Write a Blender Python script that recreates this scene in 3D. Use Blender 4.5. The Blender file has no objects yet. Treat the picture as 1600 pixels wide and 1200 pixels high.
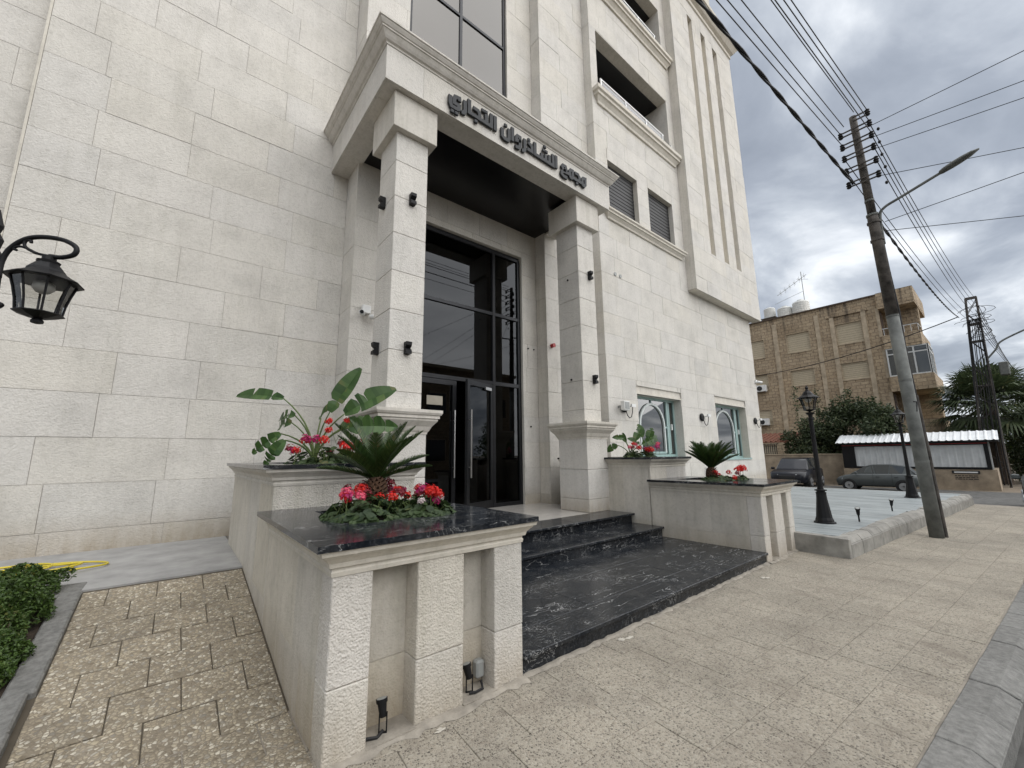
import bpy, bmesh, math, random
from mathutils import Vector, Matrix, Euler
random.seed(7)
RAD = math.radians
S = bpy.context.scene
COL = S.collection

# ------------------------------------------------------------------ camera
cam = bpy.data.cameras.new('camera'); co = bpy.data.objects.new('camera', cam); COL.objects.link(co)
cam.sensor_fit = 'HORIZONTAL'; cam.sensor_width = 36.0; cam.lens = 36.0*637.36/1600.0
cam.clip_start = 0.05; cam.clip_end = 6000
_r = Vector((0.77044, -0.637407, -0.011619)); _u = Vector((-0.101161, -0.140228, 0.984938)); _f = Vector((0.629435, 0.75766, 0.172518))
_m = Matrix((( _r.x, _u.x, -_f.x, 0), (_r.y, _u.y, -_f.y, 0), (_r.z, _u.z, -_f.z, 1.55), (0, 0, 0, 1)))
co.matrix_world = _m
S.camera = co

# ------------------------------------------------------------------ node helper
class NT:
    def __init__(self, tree):
        self.t = tree; tree.nodes.clear()
    def n(self, typ, props=None, **ins):
        nd = self.t.nodes.new(typ)
        for k, v in (props or {}).items(): setattr(nd, k, v)
        for k, v in ins.items():
            key = int(k[1:]) if k[0] == '_' else k.replace('__', ' ')
            sk = nd.inputs[key]
            if isinstance(v, tuple) and len(v) == 2 and hasattr(v[0], 'outputs'):
                self.t.links.new(v[0].outputs[v[1]], sk)
            elif hasattr(v, 'outputs'):
                self.t.links.new(v.outputs[0], sk)
            else:
                if sk.type == 'RGBA' and len(v) == 3: v = (*v, 1)
                sk.default_value = v
        return nd
    def math(self, op, a, b=0.0, clamp=False):
        nd = self.t.nodes.new('ShaderNodeMath'); nd.operation = op; nd.use_clamp = clamp
        for i, v in enumerate((a, b)):
            if hasattr(v, 'outputs'): self.t.links.new(v.outputs[0], nd.inputs[i])
            elif isinstance(v, tuple): self.t.links.new(v[0].outputs[v[1]], nd.inputs[i])
            else: nd.inputs[i].default_value = v
        return nd
    def ramp(self, fac, stops, interp='LINEAR'):
        nd = self.t.nodes.new('ShaderNodeValToRGB'); cr = nd.color_ramp; cr.interpolation = interp
        while len(cr.elements) < len(stops): cr.elements.new(0.5)
        for e, (p, c) in zip(cr.elements, stops):
            e.position = p; e.color = (*c, 1) if len(c) == 3 else c
        self.t.links.new(fac[0].outputs[fac[1]] if isinstance(fac, tuple) else fac.outputs[0], nd.inputs[0])
        return nd
    def mix(self, fac, a, b, typ='MIX'):
        nd = self.t.nodes.new('ShaderNodeMix'); nd.data_type = 'RGBA'; nd.blend_type = typ
        for sk, v in ((nd.inputs[0], fac), (nd.inputs[6], a), (nd.inputs[7], b)):
            if isinstance(v, tuple) and len(v) == 2 and hasattr(v[0], 'outputs'): self.t.links.new(v[0].outputs[v[1]], sk)
            elif hasattr(v, 'outputs'):
                self.t.links.new(v.outputs[2] if v.bl_idname == 'ShaderNodeMix' else v.outputs[0], sk)
            elif isinstance(v, (int, float)): sk.default_value = v
            else: sk.default_value = (*v, 1) if len(v) == 3 else v
        return nd
    def out(self, sh, name='ShaderNodeOutputMaterial'):
        o = self.t.nodes.new(name); self.t.links.new(sh.outputs[0], o.inputs[0])

# ------------------------------------------------------------------ world: overcast sky
SUN_AZ, SUN_EL = RAD(158), RAD(48)       # compass azimuth from +Y clockwise
W = bpy.data.worlds.new('World'); S.world = W; W.use_nodes = True
w = NT(W.node_tree)
sky = w.n('ShaderNodeTexSky', dict(sky_type='NISHITA', sun_disc=False, sun_elevation=SUN_EL, sun_rotation=SUN_AZ, air_density=1.0, dust_density=2.0))
bg1 = w.n('ShaderNodeBackground', Color=sky, Strength=0.06)
tc = w.n('ShaderNodeTexCoord')
sep = w.n('ShaderNodeSeparateXYZ', _0=(tc, 'Generated'))
zz = w.math('ADD', w.math('ABSOLUTE', (sep, 2)), 0.16)
cx = w.math('DIVIDE', (sep, 0), zz); cy = w.math('DIVIDE', (sep, 1), zz)
cv = w.n('ShaderNodeCombineXYZ', _0=cx, _1=cy)
mp = w.n('ShaderNodeMapping', Vector=cv, Rotation=(0, 0, RAD(25)), Scale=(1.0, 1.35, 1))
n1 = w.n('ShaderNodeTexNoise', Vector=mp, Scale=1.5, Detail=9.0, Roughness=0.54, Distortion=0.35)
n2 = w.n('ShaderNodeTexNoise', Vector=mp, Scale=0.55, Detail=4.0, Roughness=0.5)
fac = w.math('ADD', w.math('MULTIPLY', n1, 0.66), w.math('MULTIPLY', n2, 0.34))
cr = w.ramp(fac, [(0.35, (0.138, 0.155, 0.183)), (0.44, (0.190, 0.209, 0.240)), (0.51, (0.285, 0.306, 0.335)), (0.60, (0.50, 0.515, 0.53))])
bg2 = w.n('ShaderNodeBackground', Color=cr, Strength=1.0)
mx = w.n('ShaderNodeMixShader', _0=0.9, _1=bg1, _2=bg2)
w.out(mx, 'ShaderNodeOutputWorld')

# ------------------------------------------------------------------ sun
sl = bpy.data.lights.new('sun', 'SUN'); sl.energy = 1.5; sl.angle = RAD(105); sl.color = (1.0, 0.98, 0.955)
so = bpy.data.objects.new('sun', sl); COL.objects.link(so)
_sd = Vector((math.sin(SUN_AZ)*math.cos(SUN_EL), math.cos(SUN_AZ)*math.cos(SUN_EL), math.sin(SUN_EL)))
so.rotation_euler = _sd.to_track_quat('Z', 'Y').to_euler()
so.location = (0, -10, 30)

S.view_settings.view_transform = 'Standard'; S.view_settings.look = 'None'
S.view_settings.exposure = 1.22; S.view_settings.gamma = 1.0
S.render.engine = 'CYCLES'
S.cycles.max_bounces = 8; S.cycles.transparent_max_bounces = 12; S.cycles.use_denoising = True
S.cycles.caustics_reflective = False; S.cycles.caustics_refractive = False; S.cycles.sample_clamp_indirect = 4

# ------------------------------------------------------------------ materials
MATS = {}
def mat_new(name):
    m = bpy.data.materials.new(name); m.use_nodes = True; MATS[name] = m
    return m, NT(m.node_tree)
def rnd(t):
    """one random number per object and per mesh island"""
    oi = t.n('ShaderNodeObjectInfo'); g = t.n('ShaderNodeNewGeometry')
    return t.math('FRACT', t.math('ADD', (oi, 'Random'), (g, 'Random Per Island')))
def simple(name, col, rough=0.6, metal=0.0, var=0.12, scale=6.0, bump=0.0, bscale=60.0, spec=0.5, coat=0.0, perobj=0.0):
    m, t = mat_new(name)
    g = t.n('ShaderNodeNewGeometry')
    nz = t.n('ShaderNodeTexNoise', Vector=(g, 'Position'), Scale=scale, Detail=6.0, Roughness=0.6)
    c2 = tuple(c*(1-var*1.6) for c in col); c1 = tuple(min(1, c*(1+var)) for c in col)
    c = t.ramp(nz, [(0.3, c2), (0.7, c1)])
    if perobj:
        r = rnd(t); c = t.mix(1.0, c, t.ramp(r, [(0, (1-perobj,)*3), (1, (1+perobj,)*3)]), 'MULTIPLY')
    p = t.n('ShaderNodeBsdfPrincipled', Base__Color=(c, 2) if c.bl_idname == 'ShaderNodeMix' else c, Roughness=rough, Metallic=metal)
    p.inputs['Specular IOR Level'].default_value = spec
    p.inputs['Coat Weight'].default_value = coat
    if bump:
        nb = t.n('ShaderNodeTexNoise', Vector=(g, 'Position'), Scale=bscale, Detail=4.0, Roughness=0.6)
        b = t.n('ShaderNodeBump', Strength=bump, Distance=0.01, Height=nb); t.t.links.new(b.outputs[0], p.inputs['Normal'])
    t.out(p)
    return m

def limestone(name, base, bump=0.5, bscale=70.0, var=0.10, dirt=0.0, tint=0.06, dirt_h=0.55, dirt_z=0.0, streak=0.12):
    m, t = mat_new(name)
    g = t.n('ShaderNodeNewGeometry'); r = rnd(t)
    big = t.n('ShaderNodeTexNoise', Vector=(g, 'Position'), Scale=1.7, Detail=5.0, Roughness=0.6)
    med = t.n('ShaderNodeTexNoise', Vector=(g, 'Position'), Scale=22.0, Detail=5.0, Roughness=0.65)
    dk = tuple(c*(1-var*1.3) for c in base); lt = tuple(min(.9, c*(1+var*.7)) for c in base)
    c = t.ramp(big, [(0.28, dk), (0.5, base), (0.72, lt)])
    c = t.mix(0.55, c, t.ramp(med, [(0.25, (0.72, 0.71, 0.69)), (0.5, (1, 1, 1)), (0.8, (1.1, 1.09, 1.08))]), 'MULTIPLY')
    pr = t.ramp(r, [(0.0, (1-tint*1.5, 1-tint*1.5, 1-tint*1.6)), (0.25, (1+tint*.4, 1.0, 1-tint)), (0.5, (1-tint*.5,)*3), (0.75, (1+tint*.7, 1+tint*.5, 1+tint*.2)), (1.0, (1+tint*.6, 1+tint*.35, 1-tint*.4))])
    c = t.mix(1.0, c, pr, 'MULTIPLY')
    stm = t.n('ShaderNodeMapping', Vector=(g, 'Position'), Scale=(9.0, 9.0, 0.7))
    stk = t.n('ShaderNodeTexNoise', Vector=stm, Scale=1.0, Detail=5.0, Roughness=0.6)
    c = t.mix(1.0, (c, 2), t.ramp(stk, [(0.30, (1-streak, 1-streak, 1-streak*1.2)), (0.5, (1, 1, 1)), (0.7, (1+streak*.4,)*3)]), 'MULTIPLY')
    if dirt:
        sp = t.n('ShaderNodeSeparateXYZ', _0=(g, 'Position'))
        hz = t.math('SUBTRACT', 1.0, t.math('DIVIDE', t.math('SUBTRACT', (sp, 2), dirt_z), dirt_h), True)
        stc = t.n('ShaderNodeMapping', Vector=(g, 'Position'), Scale=(7.0, 7.0, 1.6))
        sn = t.n('ShaderNodeTexNoise', Vector=stc, Scale=1.0, Detail=6.0, Roughness=0.65)
        f = t.math('MULTIPLY', t.math('MULTIPLY', hz, t.math('MULTIPLY', sn, 1.7)), dirt, True)
        c = t.mix(f, c, (0.30, 0.235, 0.15))
    p = t.n('ShaderNodeBsdfPrincipled', Base__Color=(c, 2), Roughness=0.86)
    p.inputs['Specular IOR Level'].default_value = 0.25
    v = t.n('ShaderNodeTexVoronoi', dict(feature='SMOOTH_F1'), Vector=(g, 'Position'), Scale=bscale, Randomness=1.0)
    nb = t.n('ShaderNodeTexNoise', Vector=(g, 'Position'), Scale=bscale*0.55, Detail=5.0, Roughness=0.7)
    h = t.math('ADD', t.math('MULTIPLY', v, 0.7), nb)
    b = t.n('ShaderNodeBump', Strength=bump, Distance=0.012, Height=h); t.t.links.new(b.outputs[0], p.inputs['Normal'])
    t.out(p)
    return m
STONE = limestone('wall_limestone', (0.61, 0.588, 0.548), bump=0.6, bscale=55, dirt=0.7, dirt_z=0.40, dirt_h=0.5, tint=0.034, streak=0.05)
STONE_S = limestone('honed_limestone', (0.60, 0.573, 0.525), bump=0.12, bscale=120, var=0.09)
STONE_P = limestone('hammered_limestone', (0.60, 0.575, 0.535), bump=0.85, bscale=85, var=0.08, dirt=0.5, dirt_h=0.35)
STONE_D = limestone('stained_limestone', (0.56, 0.53, 0.475), bump=0.45, bscale=80, var=0.15, dirt=0.75, dirt_h=0.45, tint=0.05)
MORTAR = simple('mortar', (0.45, 0.42, 0.38), 0.95, var=0.15)

def marble(name, dust=0.0, rough=0.12):
    m, t = mat_new(name)
    g = t.n('ShaderNodeNewGeometry')
    wv = t.n('ShaderNodeMapping', Vector=(g, 'Position'), Scale=(2.2, 3.4, 2.2), Rotation=(0, 0, 0.6))
    v1 = t.n('ShaderNodeTexNoise', Vector=wv, Scale=2.2, Detail=9.0, Roughness=0.62, Distortion=1.4)
    vein = t.ramp(v1, [(0.492, (0, 0, 0)), (0.5, (1, 1, 1)), (0.508, (0, 0, 0))])
    w2_ = t.n('ShaderNodeMapping', Vector=(g, 'Position'), Scale=(0.9, 4.5, 3.0), Rotation=(0, 0, -0.55))
    v3 = t.n('ShaderNodeTexNoise', Vector=w2_, Scale=1.6, Detail=4.0, Roughness=0.55, Distortion=0.5)
    vein2 = t.ramp(v3, [(0.494, (0, 0, 0)), (0.5, (1, 1, 1)), (0.506, (0, 0, 0))])
    v2 = t.n('ShaderNodeTexNoise', Vector=(g, 'Position'), Scale=2.3, Detail=3.0)
    vm = t.math('MULTIPLY', vein, t.ramp(v2, [(0.47, (0, 0, 0)), (0.62, (1, 1, 1))]))
    fine = t.n('ShaderNodeTexNoise', Vector=wv, Scale=16.0, Detail=8.0, Roughness=0.75, Distortion=0.8)
    base = t.ramp(fine, [(0.42, (0.006, 0.008, 0.011)), (0.55, (0.018, 0.021, 0.026)), (0.68, (0.065, 0.069, 0.074))])
    v4 = t.n('ShaderNodeTexNoise', Vector=(g, 'Position'), Scale=3.7, Detail=2.0)
    vm = t.math('MAXIMUM', vm, t.math('MULTIPLY', vein2, t.ramp(v4, [(0.50, (0, 0, 0)), (0.60, (1, 1, 1))])))
    c = t.mix(t.math('MULTIPLY', vm, 0.75), base, (0.55, 0.55, 0.54))
    sm = t.n('ShaderNodeTexNoise', Vector=(g, 'Position'), Scale=3.1, Detail=6.0, Roughness=0.7)
    f = t.math('MULTIPLY', t.ramp(sm, [(0.42, (0, 0, 0)), (0.72, (1, 1, 1))]), dust)
    c = t.mix(f, (c, 2), (0.23, 0.215, 0.19))
    p = t.n('ShaderNodeBsdfPrincipled', Base__Color=(c, 2), Roughness=t.math('ADD', t.math('MULTIPLY', sm, 0.25), rough))
    p.inputs['Specular IOR Level'].default_value = 0.2
    t.out(p); return m
MARBLE = marble('black_marble', 0.10, 0.02)
MARBLE_T = marble('worn_black_marble', 0.12, 0.10)

def aggregate(name, scale, cols, mortar, bump=0.5, big=0.18, gap=0.10, stain=0.4):
    m, t = mat_new(name)
    g = t.n('ShaderNodeNewGeometry')
    wob = t.n('ShaderNodeTexNoise', Vector=(g, 'Position'), Scale=scale*0.8, Detail=2.0)
    pv = t.n('ShaderNodeMix', dict(data_type='VECTOR'))
    t.t.links.new(g.outputs['Position'], pv.inputs[4]); t.t.links.new(wob.outputs['Color'], pv.inputs[5]); pv.inputs[0].default_value = 0.012
    va = t.n('ShaderNodeTexVoronoi', Vector=(pv, 1), Scale=scale)
    vd = t.n('ShaderNodeTexVoronoi', dict(feature='DISTANCE_TO_EDGE'), Vector=(pv, 1), Scale=scale)
    sc = t.n('ShaderNodeSeparateColor', _0=(va, 'Color'))
    c = t.ramp((sc, 0), [(i/(len(cols)-1), k) for i, k in enumerate(cols)])
    grain = t.n('ShaderNodeTexNoise', Vector=(g, 'Position'), Scale=scale*4, Detail=4.0)
    c = t.mix(0.5, c, t.ramp(grain, [(0.3, (0.75,)*3), (0.7, (1.15,)*3)]), 'MULTIPLY')
    e = t.ramp(vd, [(0.0, (0, 0, 0)), (gap, (0, 0, 0)), (gap+0.10, (1, 1, 1))])
    keep = t.math('MULTIPLY', e, t.ramp((sc, 1), [(0.12, (0, 0, 0)), (0.2, (1, 1, 1))]))
    c = t.mix(keep, mortar, (c, 2))
    bn = t.n('ShaderNodeTexNoise', Vector=(g, 'Position'), Scale=0.9, Detail=6.0, Roughness=0.6)
    c = t.mix(1.0, (c, 2), t.ramp(bn, [(0.25, (1-big*1.5,)*3), (0.5, (1, 1, 1)), (0.75, (1+big,)*3)]), 'MULTIPLY')
    sn = t.n('ShaderNodeTexNoise', Vector=(g, 'Position'), Scale=2.6, Detail=8.0, Roughness=0.7, Distortion=0.6)
    c = t.mix(t.math('MULTIPLY', t.ramp(sn, [(0.52, (0, 0, 0)), (0.70, (1, 1, 1))]), stain), (c, 2), (0.155, 0.13, 0.105))
    c = t.mix(t.math('MULTIPLY', t.ramp(sn, [(0.26, (1, 1, 1)), (0.40, (0, 0, 0))]), stain*.8), (c, 2), (0.47, 0.43, 0.365))
    r = rnd(t); c = t.mix(1.0, (c, 2), t.ramp(r, [(0, (0.95, 0.95, 0.95)), (1, (1.04, 1.035, 1.03))]), 'MULTIPLY')
    p = t.n('ShaderNodeBsdfPrincipled', Base__Color=(c, 2), Roughness=0.85)
    p.inputs['Specular IOR Level'].default_value = 0.3
    b = t.n('ShaderNodeBump', Strength=bump, Distance=0.012, Height=t.math('MINIMUM', vd, 0.3)); t.t.links.new(b.outputs[0], p.inputs['Normal'])
    t.out(p); return m
AGG_BIG = aggregate('exposed_pebble_paving', 46, [(0.18, 0.148, 0.105), (0.42, 0.362, 0.262), (0.29, 0.245, 0.178), (0.49, 0.432, 0.325), (0.23, 0.21, 0.175), (0.66, 0.61, 0.50), (0.35, 0.30, 0.222)], (0.235, 0.20, 0.148), bump=1.0, gap=0.045, stain=0.35)
AGG_FINE = aggregate('fine_pebble_paving', 76, [(0.075, 0.066, 0.056), (0.185, 0.163, 0.132), (0.345, 0.31, 0.252), (0.13, 0.113, 0.094), (0.275, 0.238, 0.188), (0.40, 0.367, 0.308), (0.155, 0.138, 0.117), (0.30, 0.26, 0.207)], (0.335, 0.305, 0.25), bump=0.6, gap=0.07, stain=0.5)
CONC = simple('concrete', (0.275, 0.265, 0.24), 0.9, var=0.22, scale=5, bump=0.4, bscale=90, perobj=0.06)
CONC_L = simple('screed_concrete', (0.34, 0.335, 0.325), 0.85, var=0.14, scale=4, bump=0.25, bscale=60)
CONC_K = simple('kerb_concrete', (0.20, 0.197, 0.185), 0.9, var=0.22, scale=24, bump=0.7, bscale=120, perobj=0.10)
CEMENT = simple('cement_render', (0.31, 0.28, 0.235), 0.92, var=0.2, scale=9, bump=0.6, bscale=50)
ASPHALT = simple('asphalt', (0.10, 0.098, 0.092), 0.93, var=0.35, scale=3, bump=0.6, bscale=160)
EARTH = simple('dusty_earth', (0.21, 0.17, 0.125), 0.95, var=0.3, scale=2, bump=0.6, bscale=30)
SOIL = simple('dark_soil', (0.045, 0.032, 0.022), 0.95, var=0.4, scale=30, bump=0.9, bscale=60)
BLACK = simple('black_paint', (0.008, 0.008, 0.009), 0.5, var=0.3, bump=0.1, spec=0.25)
FRAME = simple('anodised_frame', (0.030, 0.031, 0.034), 0.35, 0.6, var=0.1)
LETTER = simple('sign_face', (0.032, 0.034, 0.037), 0.55, 0.0, var=0.1, spec=0.3)
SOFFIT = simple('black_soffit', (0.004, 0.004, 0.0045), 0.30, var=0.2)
STEEL = simple('brushed_steel', (0.55, 0.55, 0.54), 0.3, 1.0, var=0.06)
PORCH = simple('porch_tile', (0.50, 0.475, 0.44), 0.16, var=0.06, perobj=0.03)
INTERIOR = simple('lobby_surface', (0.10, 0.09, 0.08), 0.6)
SHUT = simple('dark_shutter', (0.019, 0.0185, 0.0185), 0.55, var=0.12)
TURQ = simple('pale_green_frame', (0.31, 0.43, 0.41), 0.5, var=0.06)
WHITEP = simple('white_plastic', (0.72, 0.72, 0.70), 0.4, var=0.06)
GREYP = simple('grey_plastic', (0.30, 0.31, 0.30), 0.5, var=0.08)
RED = simple('red_plastic', (0.35, 0.015, 0.015), 0.4)
YELLOW = simple('yellow_hose', (0.62, 0.50, 0.04), 0.45, var=0.1)
PAPER = simple('paper', (0.36, 0.33, 0.27), 0.8, var=0.08)
def glass(name, tint, rough=0.0, ior=1.5, refl=(1, 1, 1), film=0.0):
    m, t = mat_new(name)
    fr = t.n('ShaderNodeFresnel', IOR=ior)
    f = t.math('ADD', t.math('MULTIPLY', fr, 1.0-film), film, True)
    gl = t.n('ShaderNodeBsdfGlossy', Color=refl, Roughness=rough)
    tr = t.n('ShaderNodeBsdfTransparent', Color=tint)
    t.out(t.n('ShaderNodeMixShader', _0=f, _1=tr, _2=gl)); return m
GLASS_D = glass('smoked_door_glass', (0.10, 0.10, 0.095), 0.0, 1.45, (0.62, 0.64, 0.67), film=0.02)
GLASS_U = glass('mirror_film_glass', (0.08, 0.08, 0.08), 0.06, 1.6, (0.66, 0.645, 0.62), film=0.15)
GLASS_W = glass('window_glass', (0.16, 0.17, 0.165), 0.01, 1.5, film=0.12)
GLASS_R = glass('railing_glass', (0.62, 0.72, 0.72), 0.02, 1.5, film=0.06)
GLASS_L = glass('lantern_glass', (0.80, 0.80, 0.78), 0.05, 1.45)
TILE_T = None
def plank_tile():
    m, t = mat_new('pale_plank_tile')
    g = t.n('ShaderNodeNewGeometry')
    mpn = t.n('ShaderNodeMapping', Vector=(g, 'Position'), Scale=(11.0, 1.0, 1.0))
    s = t.n('ShaderNodeTexNoise', Vector=mpn, Scale=1.3, Detail=7.0, Roughness=0.65)
    c = t.ramp(s, [(0.3, (0.185, 0.215, 0.225)), (0.5, (0.33, 0.362, 0.37)), (0.68, (0.47, 0.50, 0.50))])
    r = rnd(t); c = t.mix(1.0, c, t.ramp(r, [(0, (0.86,)*3), (1, (1.08,)*3)]), 'MULTIPLY')
    p = t.n('ShaderNodeBsdfPrincipled', Base__Color=(c, 2), Roughness=0.38)
    t.out(p); return m
TILE_T = plank_tile()
def leafmat(name, dark, light, rough=0.5, trans=0.25, spec=0.4):
    m, t = mat_new(name)
    r = rnd(t); g = t.n('ShaderNodeNewGeometry')
    nz = t.n('ShaderNodeTexNoise', Vector=(g, 'Position'), Scale=5.0, Detail=3.0)
    f = t.math('ADD', t.math('MULTIPLY', r, 0.7), t.math('MULTIPLY', nz, 0.4), True)
    c = t.ramp(f, [(0.1, dark), (0.84, light), (0.93, tuple(.6*a+.4*b for a, b in zip(light, (0.20, 0.15, 0.06)))) if name.endswith('leaf') else (0.93, light)])
    p = t.n('ShaderNodeBsdfPrincipled', Base__Color=c, Roughness=rough)
    p.inputs['Specular IOR Level'].default_value = spec
    tl = t.n('ShaderNodeBsdfTranslucent', Color=c)
    t.out(t.n('ShaderNodeMixShader', _0=trans, _1=p, _2=tl)); return m
L_CYC = leafmat('cycad_leaf', (0.014, 0.032, 0.008), (0.045, 0.085, 0.022), 0.4)
L_STR = leafmat('strelitzia_leaf', (0.024, 0.060, 0.014), (0.070, 0.135, 0.036), 0.36)
L_GER = leafmat('geranium_leaf', (0.016, 0.034, 0.013), (0.055, 0.088, 0.030), 0.6)
L_HED = leafmat('hedge_leaf', (0.022, 0.045, 0.010), (0.085, 0.145, 0.030), 0.45)
L_TREE = leafmat('tree_leaf', (0.020, 0.034, 0.014), (0.080, 0.105, 0.048), 0.5)
L_PALM = leafmat('palm_leaf', (0.024, 0.040, 0.016), (0.080, 0.108, 0.048), 0.6)
L_STEM = leafmat('green_stem', (0.07, 0.11, 0.03), (0.14, 0.19, 0.06), 0.5)
P_RED = leafmat('red_petal', (0.42, 0.006, 0.006), (0.72, 0.025, 0.015), 0.5, 0.3)
P_PINK = leafmat('pink_petal', (0.58, 0.03, 0.10), (0.78, 0.13, 0.20), 0.5, 0.3)
P_MAG = leafmat('magenta_petal', (0.26, 0.008, 0.05), (0.50, 0.03, 0.17), 0.5, 0.3)
P_WHI = leafmat('pale_petal', (0.55, 0.42, 0.42), (0.80, 0.70, 0.70), 0.5, 0.3)
P_DRK = leafmat('faded_red_petal', (0.14, 0.012, 0.018), (0.28, 0.03, 0.045), 0.6, 0.3)
BARK = simple('bark', (0.075, 0.055, 0.04), 0.95, var=0.4, scale=14, bump=0.9, bscale=40)
CYTRUNK = simple('cycad_trunk', (0.075, 0.040, 0.022), 0.95, var=0.5, scale=25, bump=0.9, bscale=60, perobj=0.3)
GALV = simple('weathered_galvanised_pole', (0.155, 0.162, 0.152), 0.8, 0.1, var=0.3, scale=4, bump=0.2, bscale=30)
RUST = simple('rusty_steel', (0.085, 0.075, 0.066), 0.8, 0.1, var=0.45, scale=7, bump=0.3)
CABLE = simple('black_cable', (0.010, 0.010, 0.011), 0.7)
LAMPH = simple('lamp_head_grey', (0.13, 0.135, 0.125), 0.6, 0.3, var=0.2)
def coursed(name, c1, c2, mort, w_, h_, bump=1.0, yaxis=True):
    m, t = mat_new(name)
    g = t.n('ShaderNodeNewGeometry'); sp = t.n('ShaderNodeSeparateXYZ', _0=(g, 'Position'))
    hx = t.math('ADD', (sp, 0), (sp, 1))
    v = t.n('ShaderNodeCombineXYZ', _0=hx, _1=(sp, 2))
    br = t.n('ShaderNodeTexBrick', dict(offset=0.5), Vector=v, Color1=c1, Color2=c2, Mortar=mort, Scale=1.0, Mortar__Size=0.018, Mortar__Smooth=0.4, Bias=0.0, Brick__Width=w_, Row__Height=h_)
    nz = t.n('ShaderNodeTexNoise', Vector=(g, 'Position'), Scale=7.0, Detail=7.0, Roughness=0.7)
    big = t.n('ShaderNodeTexNoise', Vector=(g, 'Position'), Scale=0.45, Detail=5.0, Roughness=0.65)
    c = t.mix(0.8, (br, 'Color'), t.ramp(nz, [(0.3, (0.55, 0.53, 0.50)), (0.5, (1, 1, 1)), (0.75, (1.25, 1.22, 1.15))]), 'MULTIPLY')
    c = t.mix(1.0, (c, 2), t.ramp(big, [(0.3, (0.74, 0.71, 0.67)), (0.5, (1, 1, 1)), (0.7, (1.13, 1.1, 1.06))]), 'MULTIPLY')
    stc = t.n('ShaderNodeMapping', Vector=(g, 'Position'), Scale=(2.2, 2.2, 0.22))
    stn = t.n('ShaderNodeTexNoise', Vector=stc, Scale=1.0, Detail=5.0)
    up = t.math('DIVIDE', t.math('SUBTRACT', (sp, 2), 8.5), 5.0, True)
    f = t.math('MULTIPLY', t.ramp(stn, [(0.52, (0, 0, 0)), (0.66, (1, 1, 1))]), t.math('MULTIPLY', up, 0.75), True)
    c = t.mix(f, (c, 2), (0.055, 0.045, 0.037))
    p = t.n('ShaderNodeBsdfPrincipled', Base__Color=(c, 2), Roughness=0.92)
    h = t.math('SUBTRACT', nz, t.math('MULTIPLY', (br, 'Fac'), 0.8))
    b = t.n('ShaderNodeBump', Strength=bump, Distance=0.06, Height=h); t.t.links.new(b.outputs[0], p.inputs['Normal'])
    t.out(p); return m
BSTONE = coursed('rough_tan_stone', (0.44, 0.348, 0.24), (0.365, 0.282, 0.19), (0.27, 0.212, 0.15), 0.55, 0.27)
BSMOOTH = simple('dressed_tan_stone', (0.44, 0.36, 0.26), 0.9, var=0.2, scale=2.5, bump=0.3)
BSHUT = simple('cream_roller_shutter', (0.47, 0.40, 0.285), 0.6, var=0.06)
PLASTER = simple('tan_plaster', (0.34, 0.275, 0.20), 0.95, var=0.25, scale=1.6, bump=0.5, bscale=20)
CORR = simple('white_sheet_metal', (0.55, 0.57, 0.575), 0.45, 0.1, var=0.10, scale=2)
CORR_R = simple('bright_roof_sheet', (0.74, 0.76, 0.77), 0.4, 0.1, var=0.07, scale=2)
TANK = simple('tank_plastic', (0.66, 0.66, 0.63), 0.5, var=0.10)
BROWN = simple('dark_wood_screen', (0.085, 0.06, 0.045), 0.8, var=0.2)
WWIN = simple('white_window_frame', (0.55, 0.56, 0.55), 0.5, var=0.06)
def carpaint(name, col, metal=0.5):
    m, t = mat_new(name)
    p = t.n('ShaderNodeBsdfPrincipled', Base__Color=col, Roughness=0.35, Metallic=metal)
    p.inputs['Specular IOR Level'].default_value = 0.3; p.inputs['Coat Weight'].default_value = 0.22; p.inputs['Coat Roughness'].default_value = 0.04
    t.out(p); return m
PAINT_B = carpaint('dark_blue_car_paint', (0.008, 0.009, 0.014), 0.0)
PAINT_G = carpaint('grey_green_car_paint', (0.085, 0.095, 0.095), 0.2)
CARGLASS = simple('car_glass', (0.035, 0.042, 0.045), 0.05, var=0.05, spec=0.9)
TYRE = simple('tyre', (0.016, 0.016, 0.016), 0.9, var=0.2)
RIM = simple('alloy_rim', (0.40, 0.41, 0.42), 0.35, 0.8, var=0.1)
HEADL = simple('headlight_lens', (0.55, 0.57, 0.58), 0.1, 0.3, var=0.1)
TAILL = simple('tail_light', (0.22, 0.012, 0.012), 0.2)
DPLAST = simple('dark_trim', (0.014, 0.014, 0.015), 0.6)
TERRA = simple('red_roof_tile', (0.20, 0.085, 0.055), 0.9, var=0.3, scale=8)

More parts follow.
